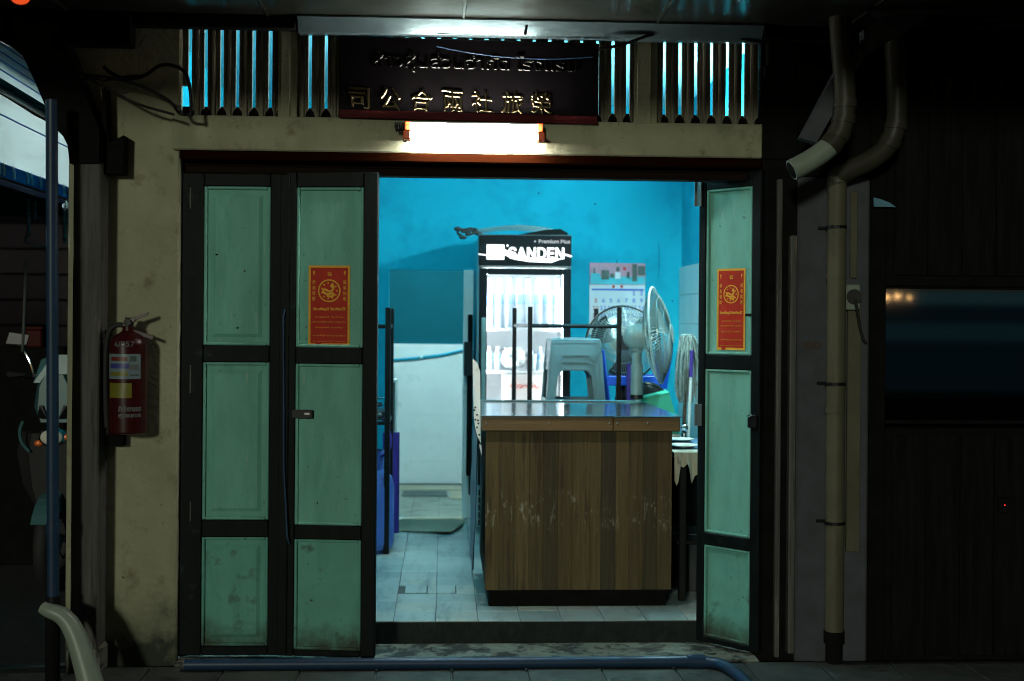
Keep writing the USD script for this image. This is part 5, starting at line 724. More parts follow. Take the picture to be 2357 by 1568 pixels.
part(mo, "indicator", ball((sx - .075, SY - .005, shz - .035), .022, 2, (1.1, .7, .8)), M["orangelens"]); part(mo, "indicator", ball((sx + .075, SY - .005, shz + .0), .022, 2, (1.1, .7, .8)), M["orangelens"])
fz_ = shz + .10
part(mo, "front_cowl", shell([[(sx + s * w, SY + y, zz) for s, w, y in ((-1, w, .15), (-.6, w, .02), (.6, w, .02), (1, w, .15), (.8, w, .25), (-.8, w, .25))] for zz, w in ((fz_ - .02, .12), (fz_ + .06, .15), (fz_ + .18, .135), (fz_ + .25, .08))]), M["bikepaint"], smooth=25)
part(mo, "cowl_scoop", [trimesh.convex.convex_hull(np.array([(sx + s * a, SY + y, fz_ + q) for a, y, q in ((.03, -.0, .0), (.095, .03, .0), (.075, .0, .075), (.06, .0, .08), (.05, .06, .02))])) for s in (-1, 1)], M["blackgloss"])
hz = fz_ + .23
part(mo, "handlebar", tube(smooth_path([(sx - .33, SY + .28, hz + .01), (sx - .16, SY + .2, hz - .01), (sx, SY + .18, hz - .02), (sx + .16, SY + .2, hz - .01), (sx + .33, SY + .28, hz + .01)]), .012, 8), M["chrome"], smooth=True)
for s in (-1, 1):
    part(mo, "grip", cyl((sx + s * .22, SY + .225, hz), (sx + s * .34, SY + .285, hz + .01), .018, 10), M["rubber"])
    part(mo, "brake_lever", tube(smooth_path([(sx + s * .15, SY + .17, hz + .015), (sx + s * .25, SY + .2, hz + .0), (sx + s * .33, SY + .24, hz - .012)]), .006, 6), M["chrome"], smooth=True)
    mc = np.array((sx + s * .27, SY + .2, hz + .22))
    part(mo, "mirror", [trimesh.convex.convex_hull(np.array([mc + [a, y, b] for a, b in ((-.06, -.03), (.055, -.035), (.07, .02), (-.04, .035)) for y in (0, .02)]))], M["fandark"]); part(mo, "mirror_stem", tube(smooth_path([(sx + s * .17, SY + .2, hz), (sx + s * .2, SY + .2, hz + .1), mc + [0, .02, -.02]]), .006, 6), M["chrome"])
part(mo, "windscreen", trimesh.convex.convex_hull(np.array([(sx + s * w, SY + y, fz_ + q) for w, y, q in ((.14, .1, .2), (.11, .14, .33), (.04, .13, .36)) for s in (-1, 1)] + [(sx, SY + .2, fz_ + .3)])), M["bikepaint"])
part(mo, "body", shell([[(sx + s * w, SY + y, zz) for s, w, zz in ((-1, w, za), (1, w, za), (1, w * .9, zb), (-1, w * .9, zb))] for y, w, za, zb in ((.2, .10, .3, .42), (.6, .14, .3, .45), (.8, .16, .35, .72), (1.2, .16, .45, .76), (1.55, .09, .6, .8))]), M["blackgloss"], smooth=30)
part(mo, "seat", shell([[(sx + s * w, SY + y, zz) for s, w, zz in ((-1, w, za), (1, w, za), (.8, w, zb), (-.8, w, zb))] for y, w, za, zb in ((.72, .1, .72, .8), (.9, .15, .73, .83), (1.3, .15, .76, .86), (1.5, .1, .79, .85))]), M["rubber"], smooth=30)
part(mo, "stand", [cyl((sx - .08, SY + .75, .3), (sx - .16, SY + .8, .0), .012, 8), cyl((sx + .08, SY + .75, .3), (sx + .16, SY + .8, .0), .012, 8)], M["blackmetal"])
# ------------------------------------------------------------------ far side of the street, seen only as a reflection in the dim window
fs = thing("stall_row", "low stall row across the street with blue glow bands added for the reflection", "stall row", (8, -14, 0))
part(fs, "back_panel", cbox(2, 14, -14.2, -14, 0, 2.14, 0), M["purplewall"])
part(fs, "glow_strip", cbox(3, 13, -14.0, -13.98, 1.9, 2.12, 0), emit("far_strip_glow", (.13, .36, .42), .10)); part(fs, "glow_band", cbox(3, 10.2, -14.0, -13.98, 1.32, 1.6, 0), emit("far_counter_glow", (.08, .27, .34), .075)); part(fs, "glow_back", cbox(3, 12, -13.99, -13.985, .5, 1.9, 0), emit("far_back_glow", (.05, .15, .20), .05))  # glowing bands added so that the window shows bands in its reflection
for dx in (0, .17, .36): part(fs, "bulb", ball((7.02 + dx, -13.9, 2.0 + .02 * (dx == .17)), .034 if dx < .3 else .024, 2), emit(f"far_bulb_{int(dx*100)}", (1, .55, .2), 9))
# ------------------------------------------------------------------ lamp on the right wall of the shop
wl = thing("wall_tube_lamp", "burning tube lamp along the right wall high inside the shop", "tube lamp", (XW1 - .04, 1.5, 2.62))
part(wl, "housing", cbox(XW1 - .05, XW1 - .001, .95, 2.25, 2.60, 2.66, .005), M["white_enamel"])
part(wl, "tube", cyl((XW1 - .075, 1.0, 2.62), (XW1 - .075, 2.2, 2.62), .0135, 14), emit("shop_tube_glow", (.62, .97, 1.0), SHOP_TUBE), smooth=40)
for y in (.985, 2.2): part(wl, "socket", cbox(XW1 - .09, XW1 - .04, y, y + .015, 2.6, 2.64, .002), M["white_enamel"])
cl2 = thing("added_ceiling_lamp", "unseen tube lamp added under the ceiling to brighten the shop floor", "tube lamp", (-.25, 1.1, 3.06))  # second lamp added so that more light reaches the floor
part(cl2, "housing", cbox(-.28, -.22, .5, 1.75, 3.07, ZC - .001, .004), M["white_enamel"]); part(cl2, "tube", cyl((-.25, .52, 3.045), (-.25, 1.72, 3.045), .0135, 12), emit("ceiling_tube_glow", (.62, .97, 1.0), SHOP_TUBE * .42), smooth=40)
pl = thing("passage_lamp", "small burning tube lamp over the rear passage", "tube lamp", (.1, 4.2, 2.6))
part(pl, "housing", cbox(-.35, .35, YB + .102, YB + .14, 2.5, 2.55, .004), M["white_enamel"]); part(pl, "tube", cyl((-.3, YB + .17, 2.52), (.3, YB + .17, 2.52), .0135, 12), emit("passage_tube_glow", (.66, .97, 1.0), 1050))
# ------------------------------------------------------------------ counter
YC = .54
cf = lambda u, v: D(u, v, YC)
ct = thing("wooden_counter", "plank fronted wooden counter with a stainless top standing inside the doorway", "counter", cf(1330, 1399))
cz0, cz1, cz2, cz3 = cf(1330, 1399)[2], cf(1330, 1358)[2], cf(1330, 992)[2], D(1330, 960, .51)[2]
cz0 = ZF
us = [1117, 1149, 1184, 1218, 1250, 1284, 1317, 1357, 1383, 1417, 1447, 1480, 1512, 1546]
order = [2, 0, 2, 0, 1, 0, 2, 2, 3, 2, 0, 1, 0, 1]
for k in range(13):
    a, b = cf(us[k], 1180)[0], cf(us[k + 1], 1180)[0]
    part(ct, "plank", cbox(a + .0003, b - .0003, YC - rng.uniform(0, .0016), YC + .018, cz1, cz2 + .01, .0009), PLANK[order[k]])
xc0, xc1 = cf(1117, 1180)[0], cf(1546, 1180)[0]; CB = 1.58
part(ct, "backing", cbox(xc0 + .002, xc1 - .002, YC + .0185, YC + .026, cz1 + .002, cz2 + .01, 0), M["dark"])
part(ct, "plinth", cbox(xc0 + .02, xc1 - .02, YC + .03, CB - .02, cz0, cz1 + .002, .004), M["dark"])
part(ct, "side_panel", cbox(xc0 + .004, xc0 + .02, YC + .0265, CB, cz1, cz2, .003), PLANK[3]); part(ct, "side_panel", cbox(xc1 - .02, xc1 - .004, YC + .0265, CB, cz1, cz2, .003), PLANK[3])
bx0, bx1 = D(1109, 975, .51)[0], D(1566, 975, .51)[0]; bz0, bz1 = D(1330, 993, .51)[2], D(1330, 960, .51)[2]
bm = D(1412, 975, .51)[0]
part(ct, "top_band", cbox(bx0, bm - .001, .51, .53, bz0, bz1, .004), M["bandwood"]); part(ct, "top_band", cbox(bm + .001, bx1, .511, .53, bz0, bz1, .004), M["bandwood"])
part(ct, "top_band", cbox(bx0, bx0 + .02, .531, 1.62, bz0, bz1, .004), M["bandwood"]); part(ct, "top_band", cbox(bx1 - .02, bx1, .531, 1.62, bz0, bz1, .004), M["bandwood"])
for u in (1120, 1265, 1403, 1421, 1491): part(ct, "bolt", ball(D(u, 975, .509), .0065, 1, (1, .5, 1)), M["brasslike"])
# a slightly dented sheet top
n = 40; gx, gy = np.meshgrid(np.linspace(bx0 - .004, bx1 + .004, n), np.linspace(.504, 1.64, n)); 
gzv = bz1 + .004 + .0022 * (meshkit.fbm(np.stack([gx * 5, gy * 4, gx * 0], -1), 3, 3) - .5)
f = [q for j in range(n - 1) for i in range(n - 1) for q in ((j * n + i, j * n + i + 1, (j + 1) * n + i + 1), (j * n + i, (j + 1) * n + i + 1, (j + 1) * n + i))]
part(ct, "steel_top", trimesh.Trimesh(np.stack([gx.ravel(), gy.ravel(), gzv.ravel()], 1), f, process=False), M["steel"], smooth=True)
part(ct, "steel_edge", [cbox(bx0 - .005, bx1 + .005, .502, .508, bz1 - .003, bz1 + .006, .0012), cbox(bx0 - .005, bx1 - .02, 1.635, 1.65, bz1, bz1 + .014, .002)], M["steel"])
part(ct, "under_top", cbox(bx0 + .021, bx1 - .021, .532, 1.62, bz0 + .01, bz1 - .003, .002), M["brownwood"])
gy_ = thing("white_slotted_sheet", "curled white sheet with punched holes leaning on the left side of the counter", "sheet", D(1095, 1000, .6))
part(gy_, "sheet", [prism(ppoly([(1088, 826), (1098, 834), (1105, 856), (1106, 1000), (1107, 1020), (1100, 1008), (1094, 985), (1091, 965), (1089, 900)], .62), .62, .624), prism(ppoly([(1103, 1022), (1108, 1026), (1109, 1050), (1104, 1030)], .6), .6, .603)], M["white_paint"])
for u, v in ((1094, 938), (1098, 955), (1100, 968), (1101, 975), (1094, 966), (1098, 984), (1103, 1001), (1092, 944)): part(gy_, "punched_hole", cyl(D(u, v, .6185), D(u, v, .621), .005, 8), M["dark"])
cl = thing("grey_cloth", "grey cloth hanging down the left side of the counter", "cloth", D(1095, 1100, .9))
CLm = mat("blue_grey_rag", (.09, .13, .16), .9, var=.3, scale=9, bump=.5, bscale=20)
xx = xc0 - .012
yv, zv = np.meshgrid(np.linspace(.58, 1.35, 24), np.linspace(.28, .97, 14))
xv = xx - .012 - .02 * (meshkit.noise(np.stack([yv * 14, zv * 2, yv * 0], -1), 4)) - .035 * (1 - (zv - .28) / .69) * (meshkit.noise(np.stack([yv * 6, zv * 3, yv * 0 + 3], -1), 9))
m_ = [q for j in range(13) for i in range(23) for q in ((j * 24 + i, j * 24 + i + 1, (j + 1) * 24 + i + 1), (j * 24 + i, (j + 1) * 24 + i + 1, (j + 1) * 24 + i))]
part(cl, "drape", trimesh.Trimesh(np.stack([xv.ravel(), yv.ravel(), zv.ravel()], 1), m_, process=False), CLm, smooth=True)
# ------------------------------------------------------------------ things behind the counter
ZT = .88
xt0, xt1, yt0, yt1 = D(1175, 900, 1.8)[0], D(1558, 900, 1.9)[0], 1.78, 2.62
wt = thing("work_table", "wooden work table hidden behind the counter that carries the stools", "table", ((xt0 + xt1) / 2, 2.2, ZF))
part(wt, "tabletop", cbox(xt0, xt1, yt0, yt1, ZT - .03, ZT, .004), M["brownwood"])
for a in (xt0 + .03, xt1 - .08):
    for b in (yt0 + .02, yt1 - .07): part(wt, "leg", cbox(a, a + .05, b, b + .05, ZF, ZT - .03, .004), M["brownwood"])
def upturned(label, legs, zleg, zb, ztop, topz):
    """A square steel framed table lying upside down with its four legs in the air."""
    t = thing("upturned_table", label, "table", (np.mean([p[0] for p in legs]), np.mean([p[1] for p in legs]), topz))
    xs, ys = [p[0] for p in legs], [p[1] for p in legs]
    part(t, "tabletop", cbox(min(xs) - .04, max(xs) + .04, min(ys) - .03, max(ys) + .03, topz + .001, topz + .022, .004), M["brownwood"])
    for p in legs: part(t, "leg", cbox(p[0] - .0135, p[0] + .0135, p[1] - .0135, p[1] + .0135, topz + .022, zleg, .002), M["blackmetal"])
    for i, j in ((0, 1), (1, 3), (3, 2), (2, 0)):
        a, b = np.array([*legs[i], zb]), np.array([*legs[j], zb]); d = (b - a) / np.linalg.norm(b - a)
        part(t, "crossbar", tube([a + d * .0137, b - d * .0137], .012, 4), M["blackmetal"])
    return t
zl1_ = D(1220, 706, 1.82)[2]; zbb = D(1220, 750, 1.82)[2]
upturned("black steel table lying upside down behind the counter with its legs in the air", [D(1220, 750, 1.82)[:2], D(1425, 750, 1.82)[:2], D(1184, 750, 2.5)[:2], D(1372, 750, 2.5)[:2]], zl1_, zbb, 0, ZT)
# stools: one frame, three nested
def stool_mesh(h=.45, a=.145, b=.178, hole=True):
    """Square moulded stool; sides with a rounded opening, seat at h."""
    side = Polygon([(-b, 0), (b, 0), (a, h), (-a, h)])
    ho = Polygon([(-b + .055, .10), (b - .055, .10), (a - .05, h - .135), (a - .075, h - .105), (-a + .075, h - .105), (-a + .05, h - .135)]).buffer(.008)
    return side.difference(ho)
st = thing("plastic_stool", "lowest grey plastic stool of the stack on the upturned table", "stool", (0, 0, 0))
S = stool_mesh(); lean = math.atan((.178 - .145) / .45)
def side_mesh(ang):
    m = prism(S, -.006, .0); v = m.vertices.copy(); v[:, 1] -= .178 - (v[:, 2]) * math.tan(lean); m.vertices = v; m.apply_transform(trimesh.transformations.rotation_matrix(ang, (0, 0, 1))); return m
part(st, "seat", [cbox(-.147, .147, -.147, .147, .445, .462, .006), cbox(-.12, .12, -.12, .12, .462, .466, .003)], M["greyplastic"])
for k in range(4):
    s_ = part(st, "side", side_mesh(k * math.pi / 2), M["greyplastic"])
    rr = prism(S.buffer(-.008).difference(S.buffer(-.014)), -.004, .0); v = rr.vertices.copy(); v[:, 1] -= .184 - v[:, 2] * math.tan(lean); rr.vertices = v; rr.apply_transform(trimesh.transformations.rotation_matrix(k * math.pi / 2, (0, 0, 1)))
    part(st, "rib", rr, M["greyplastic"])
    e = [cyl((s1 * .178, -.178, 0), (s1 * .145, -.145, .455), .007, 8) for s1 in (1,)]
    for q in e: q.apply_transform(trimesh.transformations.rotation_matrix(k * math.pi / 2, (0, 0, 1)))
    part(st, "corner", e, M["greyplastic"], smooth=True)
sp = D(1318, 850, 2.1); szb = D(1318, 789, 2.0)[2] - .466 - .084
base = np.array([sp[0], 2.12, max(szb, ZT + .024)])
UsdGeom.XformCommonAPI(stage.GetPrimAtPath(st)).SetTranslate(Gf.Vec3d(*base)); 
for k, lb in ((1, "middle grey plastic stool of the stack on the upturned table"), (2, "topmost grey plastic stool of the stack on the upturned table")):
    copy_of(st, "plastic_stool", lb, "stool", base + [0.002 * k, -.002 * k, .042 * k], rotz=.01 * k)
# upturned blue stool
bsT = thing("blue_stool", "bright blue plastic stool standing upside down behind the fans", "stool", (D(1450, 900, 2.2)[0], 2.2, ZT))
bxc = D(1451, 850, 2.25)[0]; bzt = D(1451, 806, 2.25)[2]
part(bsT, "seat", cbox(bxc - .15, bxc + .15, 2.1, 2.4, ZT + .001, ZT + .02, .005), M["blueplastic"])
for s1 in (-1, 1):
    for s2 in (-1, 1):
        pA, pB = np.array((bxc + s1 * .145, 2.25 + s2 * .13, ZT + .02)), np.array((bxc + s1 * .212, 2.25 + s2 * .17, bzt))
        part(bsT, "leg", tube([pA, pB], .03, 4), M["blueplastic"])
for y in (2.095, 2.39): part(bsT, "crossbar", cbox(bxc - .185, bxc + .185, y, y + .015, ZT + .28, ZT + .34, .004), M["blueplastic"])
top("plastic_strip", pbox(1443, 838, 1462, 930, 2.0, .02), M["violet"], "violet plastic strip standing behind the pedestal fan", "strip")
# fans
def guard(c, nrm, R, depth, wires=84, r=.0019):
    """Half cage: radial wires and rings, bulging along nrm."""
    nrm = np.asarray(nrm, float); nrm /= np.linalg.norm(nrm); a = np.cross(nrm, [0, 0, 1.0]); a /= np.linalg.norm(a); b = np.cross(a, nrm); ms = []
    q = lambda ang, t: c + (a * math.cos(ang) + b * math.sin(ang)) * R * t + nrm * depth * (1 - t ** 2.4)
    for k in range(wires):
        ang = 2 * math.pi * k / wires; ms.append(tube([q(ang + .25 * (1 - t), t) for t in np.linspace(.2, 1, 7)], r, 4, False))
    for t in (.2, .55, .8): ms.append(tube([q(g_, t) for g_ in np.linspace(0, 2 * math.pi, 41)], r * 1.2, 4, False))
    return ms, q, a, b, nrm
def fan(label, c, nrm, R, zbase, body, blade, depth=.075, rim="wirepale", wire="wire", pole_r=.017, motor=True):
    t = thing("electric_fan", label, "fan", (c[0], c[1], zbase))
    ms, q, a, b, n = guard(c, nrm, R, depth); part(t, "front_guard", ms, M[wire])
    ms2, q2, *_ = guard(c - n * .004, -n, R, depth * .8); part(t, "rear_guard", ms2, M[wire])
    th = np.linspace(0, 2 * math.pi, 49)
    part(t, "rim", [tube([c + (a * math.cos(g_) + b * math.sin(g_)) * R for g_ in th], .007, 8, False)], M[rim], smooth=True)
    part(t, "badge", cyl(c + n * (depth + .001), c + n * (depth + .008), R * .2, 20), M[body])
    for k in range(3):
        an = 2 * math.pi * k / 3 + .5; pts = []
        for rr, w0, w1 in ((.14, -.28, .28), (.5, -.52, .42), (.88, -.42, .5), (.9, -.1, .3)):
            for w in (w0, w1):
                g_ = an + w; pts.append(c + (a * math.cos(g_) + b * math.sin(g_)) * R * rr + n * (.03 * w / .5))
        P_ = np.array(pts); part(t, "blade", trimesh.Trimesh(np.vstack([P_, P_ + n * .004]), [q for i in (0, 2, 4) for q in ((i, i + 1, i + 3), (i, i + 3, i + 2), (i + 8, i + 11, i + 9), (i + 8, i + 10, i + 11))], process=False), M[blade], smooth=True)
    mb = c - n * (depth * .8)
    part(t, "motor", [cyl(mb + n * .01, mb - n * .06, R * .27, 20), ball(mb - n * .06, R * .262, 2, (1, 1, 1))], M[body], smooth=40)
    part(t, "grille", [cyl(mb - n * (.012 + .014 * k), mb - n * (.016 + .014 * k), R * .278, 20) for k in range(3)], M[wire])
    px = mb - n * .05
    part(t, "neck", [cyl(px + [0, 0, -R * .2], px + [0, 0, -.16], .028, 14), cyl(px + [0, 0, -.16], px + [0, 0, -.34], .036, 14), ball(px + [0, 0, -R * .22], .04, 2)], M[body], smooth=40)
    part(t, "collar", cyl(px + [0, 0, -.34], px + [0, 0, -.365], .04, 14), M["blackmetal"])
    part(t, "pole", cyl(px + [0, 0, -.365], (px[0], px[1], zbase + .03), pole_r, 12), M[body])
    part(t, "base", lathe([(0, 0), (.17, 0), (.17, .012), (.05, .035), (.03, .05), (0, .05)], (px[0], px[1], zbase), 28), M[body], smooth=40)
    return t
f1 = D(1512, 772, 1.7); Rf = 112 * zscale(1.7)
fan("pale grey pedestal fan turned sideways behind the right end of the counter", f1, (.93, -.30, .10), Rf, ZF, "fanbody", "fanbody", depth=.085)
f2 = D(1434, 790, 2.28); fan("dark bladed fan facing out in front of the wall calendar", f2, (-.05, -1, .05), 86 * zscale(2.28), ZT, "fandark", "fandark", rim="fandark", wire="wire", depth=.06)
bowl = thing("black_bowl", "black round bowl standing on edge behind the green tub", "bowl", D(1490, 915, 2.05)); bc = D(1488, 925, 2.05)
part(bowl, "shell", ball(bc, .125, 3, (1, .35, .95)), M["fandark"], smooth=True); part(bowl, "rim", tube([bc + [.125 * math.cos(a), -.02, .12 * math.sin(a)] for a in np.linspace(0, 6.3, 30)], .006, 6, False), M["fandark"])
# green tub upside down
gb = thing("green_tub", "green plastic tub turned upside down at the right rear of the counter", "tub", D(1518, 955, 1.95))
A4 = [D(1478, 917, 1.88), D(1540, 904, 1.88), D(1557, 958, 1.88), D(1566, 990, 1.88), D(1470, 990, 1.88)]
fr_ = np.array([A4[0], A4[1], A4[3], A4[4]]); bk = fr_ + [0.01, .18, .01]
part(gb, "body", trimesh.convex.convex_hull(np.vstack([fr_, bk])), M["greenplastic"]); 
part(gb, "rim", tube([A4[0], A4[1], bk[1], bk[0], A4[0]], .004, 6), M["greenplastic"])
part(gb, "foot", cbox(A4[4][0] + .0, A4[3][0] - .0, 1.885, 2.04, ZT, A4[4][2] + .03, .004), M["greenplastic"])
# mop and broom at the right wall
mp = thing("string_mop", "dirty string mop standing head up against the tiled right wall", "mop", D(1580, 900, 2.3))
mc_ = D(1583, 772, 2.3); strands = []
for k in range(120):
    a = rng.uniform(0, 2 * math.pi); r1 = rng.uniform(.02, .075); L_ = rng.uniform(.28, .44); w = rng.uniform(-.02, .02)
    p0 = mc_ + [rng.uniform(-.02, .02), rng.uniform(-.02, .02), 0]
    strands.append(tube(smooth_path([p0, p0 + [r1 * .7 * math.cos(a), r1 * math.sin(a) * .7, -.05], p0 + [r1 * math.cos(a) + w, r1 * math.sin(a), -L_ * .55], p0 + [r1 * .8 * math.cos(a) + w, r1 * .8 * math.sin(a), -L_]], 3), .004, 4))
part(mp, "yarn_head", strands, M["mopyarn"]); part(mp, "clamp", cbox(mc_[0] - .03, mc_[0] + .03, 2.28, 2.32, mc_[2] - .12, mc_[2] - .02, .006), M["white_paint"])
part(mp, "handle", cyl(mc_ + [0, 0, -.1], (mc_[0] - .05, 2.32, ZF), .012, 10), M["brownwood"])
bm_ = thing("broom_handle", "white broom handle with a blue grip in front of the mop", "broom", D(1588, 930, 2.15)); 
part(bm_, "pole", cyl(D(1590, 868, 2.15), (D(1584, 940, 2.15)[0] - .02, 2.15, ZF + .12), .0095, 10), M["white_paint"]); part(bm_, "grip", cyl(D(1592, 806, 2.15), D(1590, 868, 2.15), .0125, 10), M["violet"]); part(bm_, "head", cbox(D(1582, 940, 2.15)[0] - .16, D(1582, 940, 2.15)[0] + .1, 2.12, 2.18, ZF, ZF + .12, .01), M["fandark"])
# table with the stained cloth, right
tb = thing("cloth_table", "small table under a stained cream cloth between counter and right door leaf", "table", D(1590, 1040, .9))
q0, q1 = D(1556, 1040, .62)[0], D(1690, 1040, .62)[0]; zt_ = D(1580, 1044, .62)[2]; yq0, yq1 = .64, 1.45
part(tb, "tabletop", cbox(q0, q1, yq0, yq1, zt_ - .03, zt_, .004), M["bluecloth"])
for a in (q0 + .03, q1 - .06):
    for b in (yq0 + .03, yq1 - .07): part(tb, "leg", cbox(a, a + .035, b, b + .035, ZF, zt_ - .031, .003), M["blackmetal"])
part(tb, "added_dark_board", cbox(q0 + .0, q1 - .0, yq1 + .001, yq1 + .012, ZF, zt_ - .002, .002), M["dark"])  # dark board added to blacken the view under the table
part(tb, "shelf", cbox(q0 + .02, q1 - .02, yq0 + .05, yq1 - .05, .42, .44, .003), M["blackmetal"])
N_ = 40; ax = np.linspace(q0 - .006, q1 + .006, N_); dv = []
for j in range(6):
    for i in range(N_):
        dep = (.10 + .045 * math.sin(i * .55 + 1.2) + .02 * math.sin(i * 1.3)) * j / 5
        dv.append((ax[i], yq0 - .004 - .018 * (j / 5) * (1 + math.sin(i * .9)), zt_ + .003 - dep))
part(tb, "cloth", [trimesh.Trimesh(dv, [q for j in range(5) for i in range(N_ - 1) for q in ((j * N_ + i, j * N_ + i + 1, (j + 1) * N_ + i + 1), (j * N_ + i, (j + 1) * N_ + i + 1, (j + 1) * N_ + i))], process=False), cbox(q0 - .006, q1 + .006, yq0 - .004, yq0 + .14, zt_ + .001, zt_ + .004, .001)], M["cloth"], smooth=40)
for k, (u, v, lb) in enumerate(((1570, 1030, "nearer cream plate on the cloth covered table"), (1562, 1016, "farther cream plate on the cloth covered table"))):
    p = D(u, v, 1.0); d_ = ray(u, v); p = EYE + d_ * ((zt_ + .004 - EYE[2]) / d_[2]); pl_ = thing("plate", lb, "plate", p)
    part(pl_, "dish", lathe([(0, .002), (.05, .002), (.075, .012), (.085, .016), (.084, .012), (.05, .0), (0, .0)], p, 28), M["plate"], smooth=40); part(pl_, "foot_ring", lathe([(.04, 0), (.045, 0), (.045, .002), (.04, .002)], p, 20), M["plate"])
kt = thing("kettle_tap", "small metal tap fitting above the cloth covered table", "tap", D(1572, 995, 1.42)); kp = D(1575, 985, 1.35)
part(kt, "body", [cyl(kp + [0, 0, -.09], kp + [0, 0, .03], .012, 10), ball(kp, .022, 2), cyl(kp, kp + [-.05, -.03, .0], .009, 8)], M["chrome"]); part(kt, "stand", cyl((kp[0], kp[1], zt_ + .001), kp + [0, 0, -.09], .02, 12), M["white_paint"])
tb2 = thing("dark_bin", "black plastic bin under the cloth covered table", "bin", D(1575, 1250, 1.0)); 
part(tb2, "bin", lathe([(0, 0), (.11, 0), (.13, .3), (.12, .3), (.105, .012), (0, .012)], (q0 + .16, 1.0, .0 + ZF), 20), M["fandark"]); part(tb2, "bag", lathe([(.135, .27), (.137, .3), (.128, .305)], (q0 + .16, 1.0, ZF), 20), M["clearbag"])
# ------------------------------------------------------------------ left behind the door
rk = thing("steel_rack", "tall black steel rack at the left edge of the opening", "rack", D(888, 1262, 2.0))
rx1, rx0 = D(892, 900, 2.0)[0], D(892, 900, 2.0)[0] - .5
rzt = D(892, 708, 2.0)[2]
for a in (rx0, rx1):
    for b in (2.0, 2.5): part(rk, "post", cbox(a - .0165, a + .0165, b - .0165, b + .0165, ZF, rzt, .002), M["blackmetal"])
for zz in (D(892, 752, 2.0)[2], .93, .45):
    part(rk, "bar", [cbox(rx0 + .017, rx1 - .017, 1.99, 2.01, zz - .012, zz + .012, .002), cbox(rx0 + .017, rx1 - .017, 2.49, 2.51, zz - .012, zz + .012, .002), cbox(rx1 - .008, rx1 + .008, 2.017, 2.483, zz - .012, zz + .012, .002)], M["blackmetal"])
part(rk, "shelf", cbox(rx0, rx1, 2.02, 2.48, .945, .955, .002), M["blackmetal"])
gb_ = thing("gas_burner", "greasy gas burner with brass taps on the steel rack", "burner", D(880, 985, 2.1)); bq = D(876, 975, 2.1)
part(gb_, "frame", cbox(rx0 + .05, rx1 - .02, 2.06, 2.4, .956, 1.0, .006), M["fandark"]); part(gb_, "burner_ring", trimesh.creation.torus(.08, .012, 20, 8, transform=trimesh.transformations.translation_matrix((rx1 - .13, 2.2, 1.03))), M["blackmetal"])
part(gb_, "pan_support", [tube([(rx1 - .13 + .11 * math.cos(a), 2.2 + .11 * math.sin(a), 1.0), (rx1 - .13 + .11 * math.cos(a), 2.2 + .11 * math.sin(a), 1.07), (rx1 - .13 + .05 * math.cos(a), 2.2 + .05 * math.sin(a), 1.07)], .007, 6) for a in np.arange(.3, 6.5, 1.57)], M["chrome"])
for k in range(2): part(gb_, "tap", [ball((rx1 - .05 - .05 * k, 2.04, .975), .016, 2), cyl((rx1 - .05 - .05 * k, 2.05, .975), (rx1 - .05 - .05 * k, 2.02, .975), .007, 8)], M["brasslike"])
gc = thing("gas_cylinder", "blue gas cylinder standing on the floor beside the steel rack", "gas cylinder", (0, 2.25, ZF)); gx_ = D(907, 1150, 2.1)[0] - .155
part(gc, "body", lathe([(0, .02), (.14, .02), (.155, .06), (.155, .40), (.14, .46), (.09, .50), (.03, .515), (0, .515)], (gx_, 2.1, ZF), 28), M["gas"], smooth=35)
part(gc, "foot_ring", lathe([(.12, 0), (.13, 0), (.13, .05), (.12, .05)], (gx_, 2.1, ZF), 24), M["gas"]); part(gc, "collar", [lathe([(.09, .49), (.095, .62), (.088, .62)], (gx_, 2.1, ZF), 18)], M["gas"]); part(gc, "valve", [cyl((gx_, 2.1, ZF + .51), (gx_, 2.1, ZF + .6), .018, 10), ball((gx_, 2.1, ZF + .61), .025, 2)], M["brasslike"])
part(gc, "hose", tube(smooth_path([(gx_ + .02, 2.08, ZF + .58), (gx_ + .12, 2.03, ZF + .62), (gx_ + .13, 2.03, ZF + .72), (gx_ + .08, 2.04, ZF + .82)]), .009, 8), M["violet"], smooth=True)
vb = thing("violet_board", "tall deep violet board leaning behind the gas cylinder", "board", D(909, 1220, 2.75))
part(vb, "panel", cbox(D(880, 1100, 2.75)[0], D(917, 1100, 2.75)[0], 2.75, 2.77, ZF, D(909, 996, 2.75)[2], .003), M["violet"]); part(vb, "edge_strip", cbox(D(917, 1100, 2.75)[0] + .0005, D(917, 1100, 2.75)[0] + .006, 2.745, 2.775, ZF, D(909, 996, 2.75)[2] + .003, .002), M["violet"])
pf = thing("pale_door_edge", "narrow pale door edge standing at the left of the rear doorway", "door", D(902, 1100, YB + .2))
part(pf, "edge", cbox(D(896, 900, YB + .15)[0], D(914, 900, YB + .15)[0], YB + .15, YB + .19, ZF, D(905, 873, YB + .15)[2], .004), M["white_paint"]); part(pf, "inner_strip", cbox(D(906, 900, YB + .14)[0], D(909, 900, YB + .14)[0], YB + .143, YB + .149, ZF + .1, D(905, 880, YB + .15)[2], .001), M["timber"])
cm = thing("cardboard_mat", "flattened wet cardboard lying on the tiles in front of the rear doorway", "cardboard", (0, 2.6, ZF))
def gr(u, v, z=ZF + .004): d = ray(u, v); return EYE + d * ((z - EYE[2]) / d[2])
poly = [gr(930, 1192)[:2], gr(1066, 1190)[:2], gr(1070, 1202)[:2], gr(1038, 1226)[:2], gr(985, 1226)[:2], gr(905, 1222)[:2], gr(900, 1208)[:2]]
m = trimesh.creation.extrude_polygon(Polygon(poly).buffer(0), .006, engine="earcut"); m.apply_translation((0, 0, ZF + .004)); part(cm, "sheet", m, M["card"])
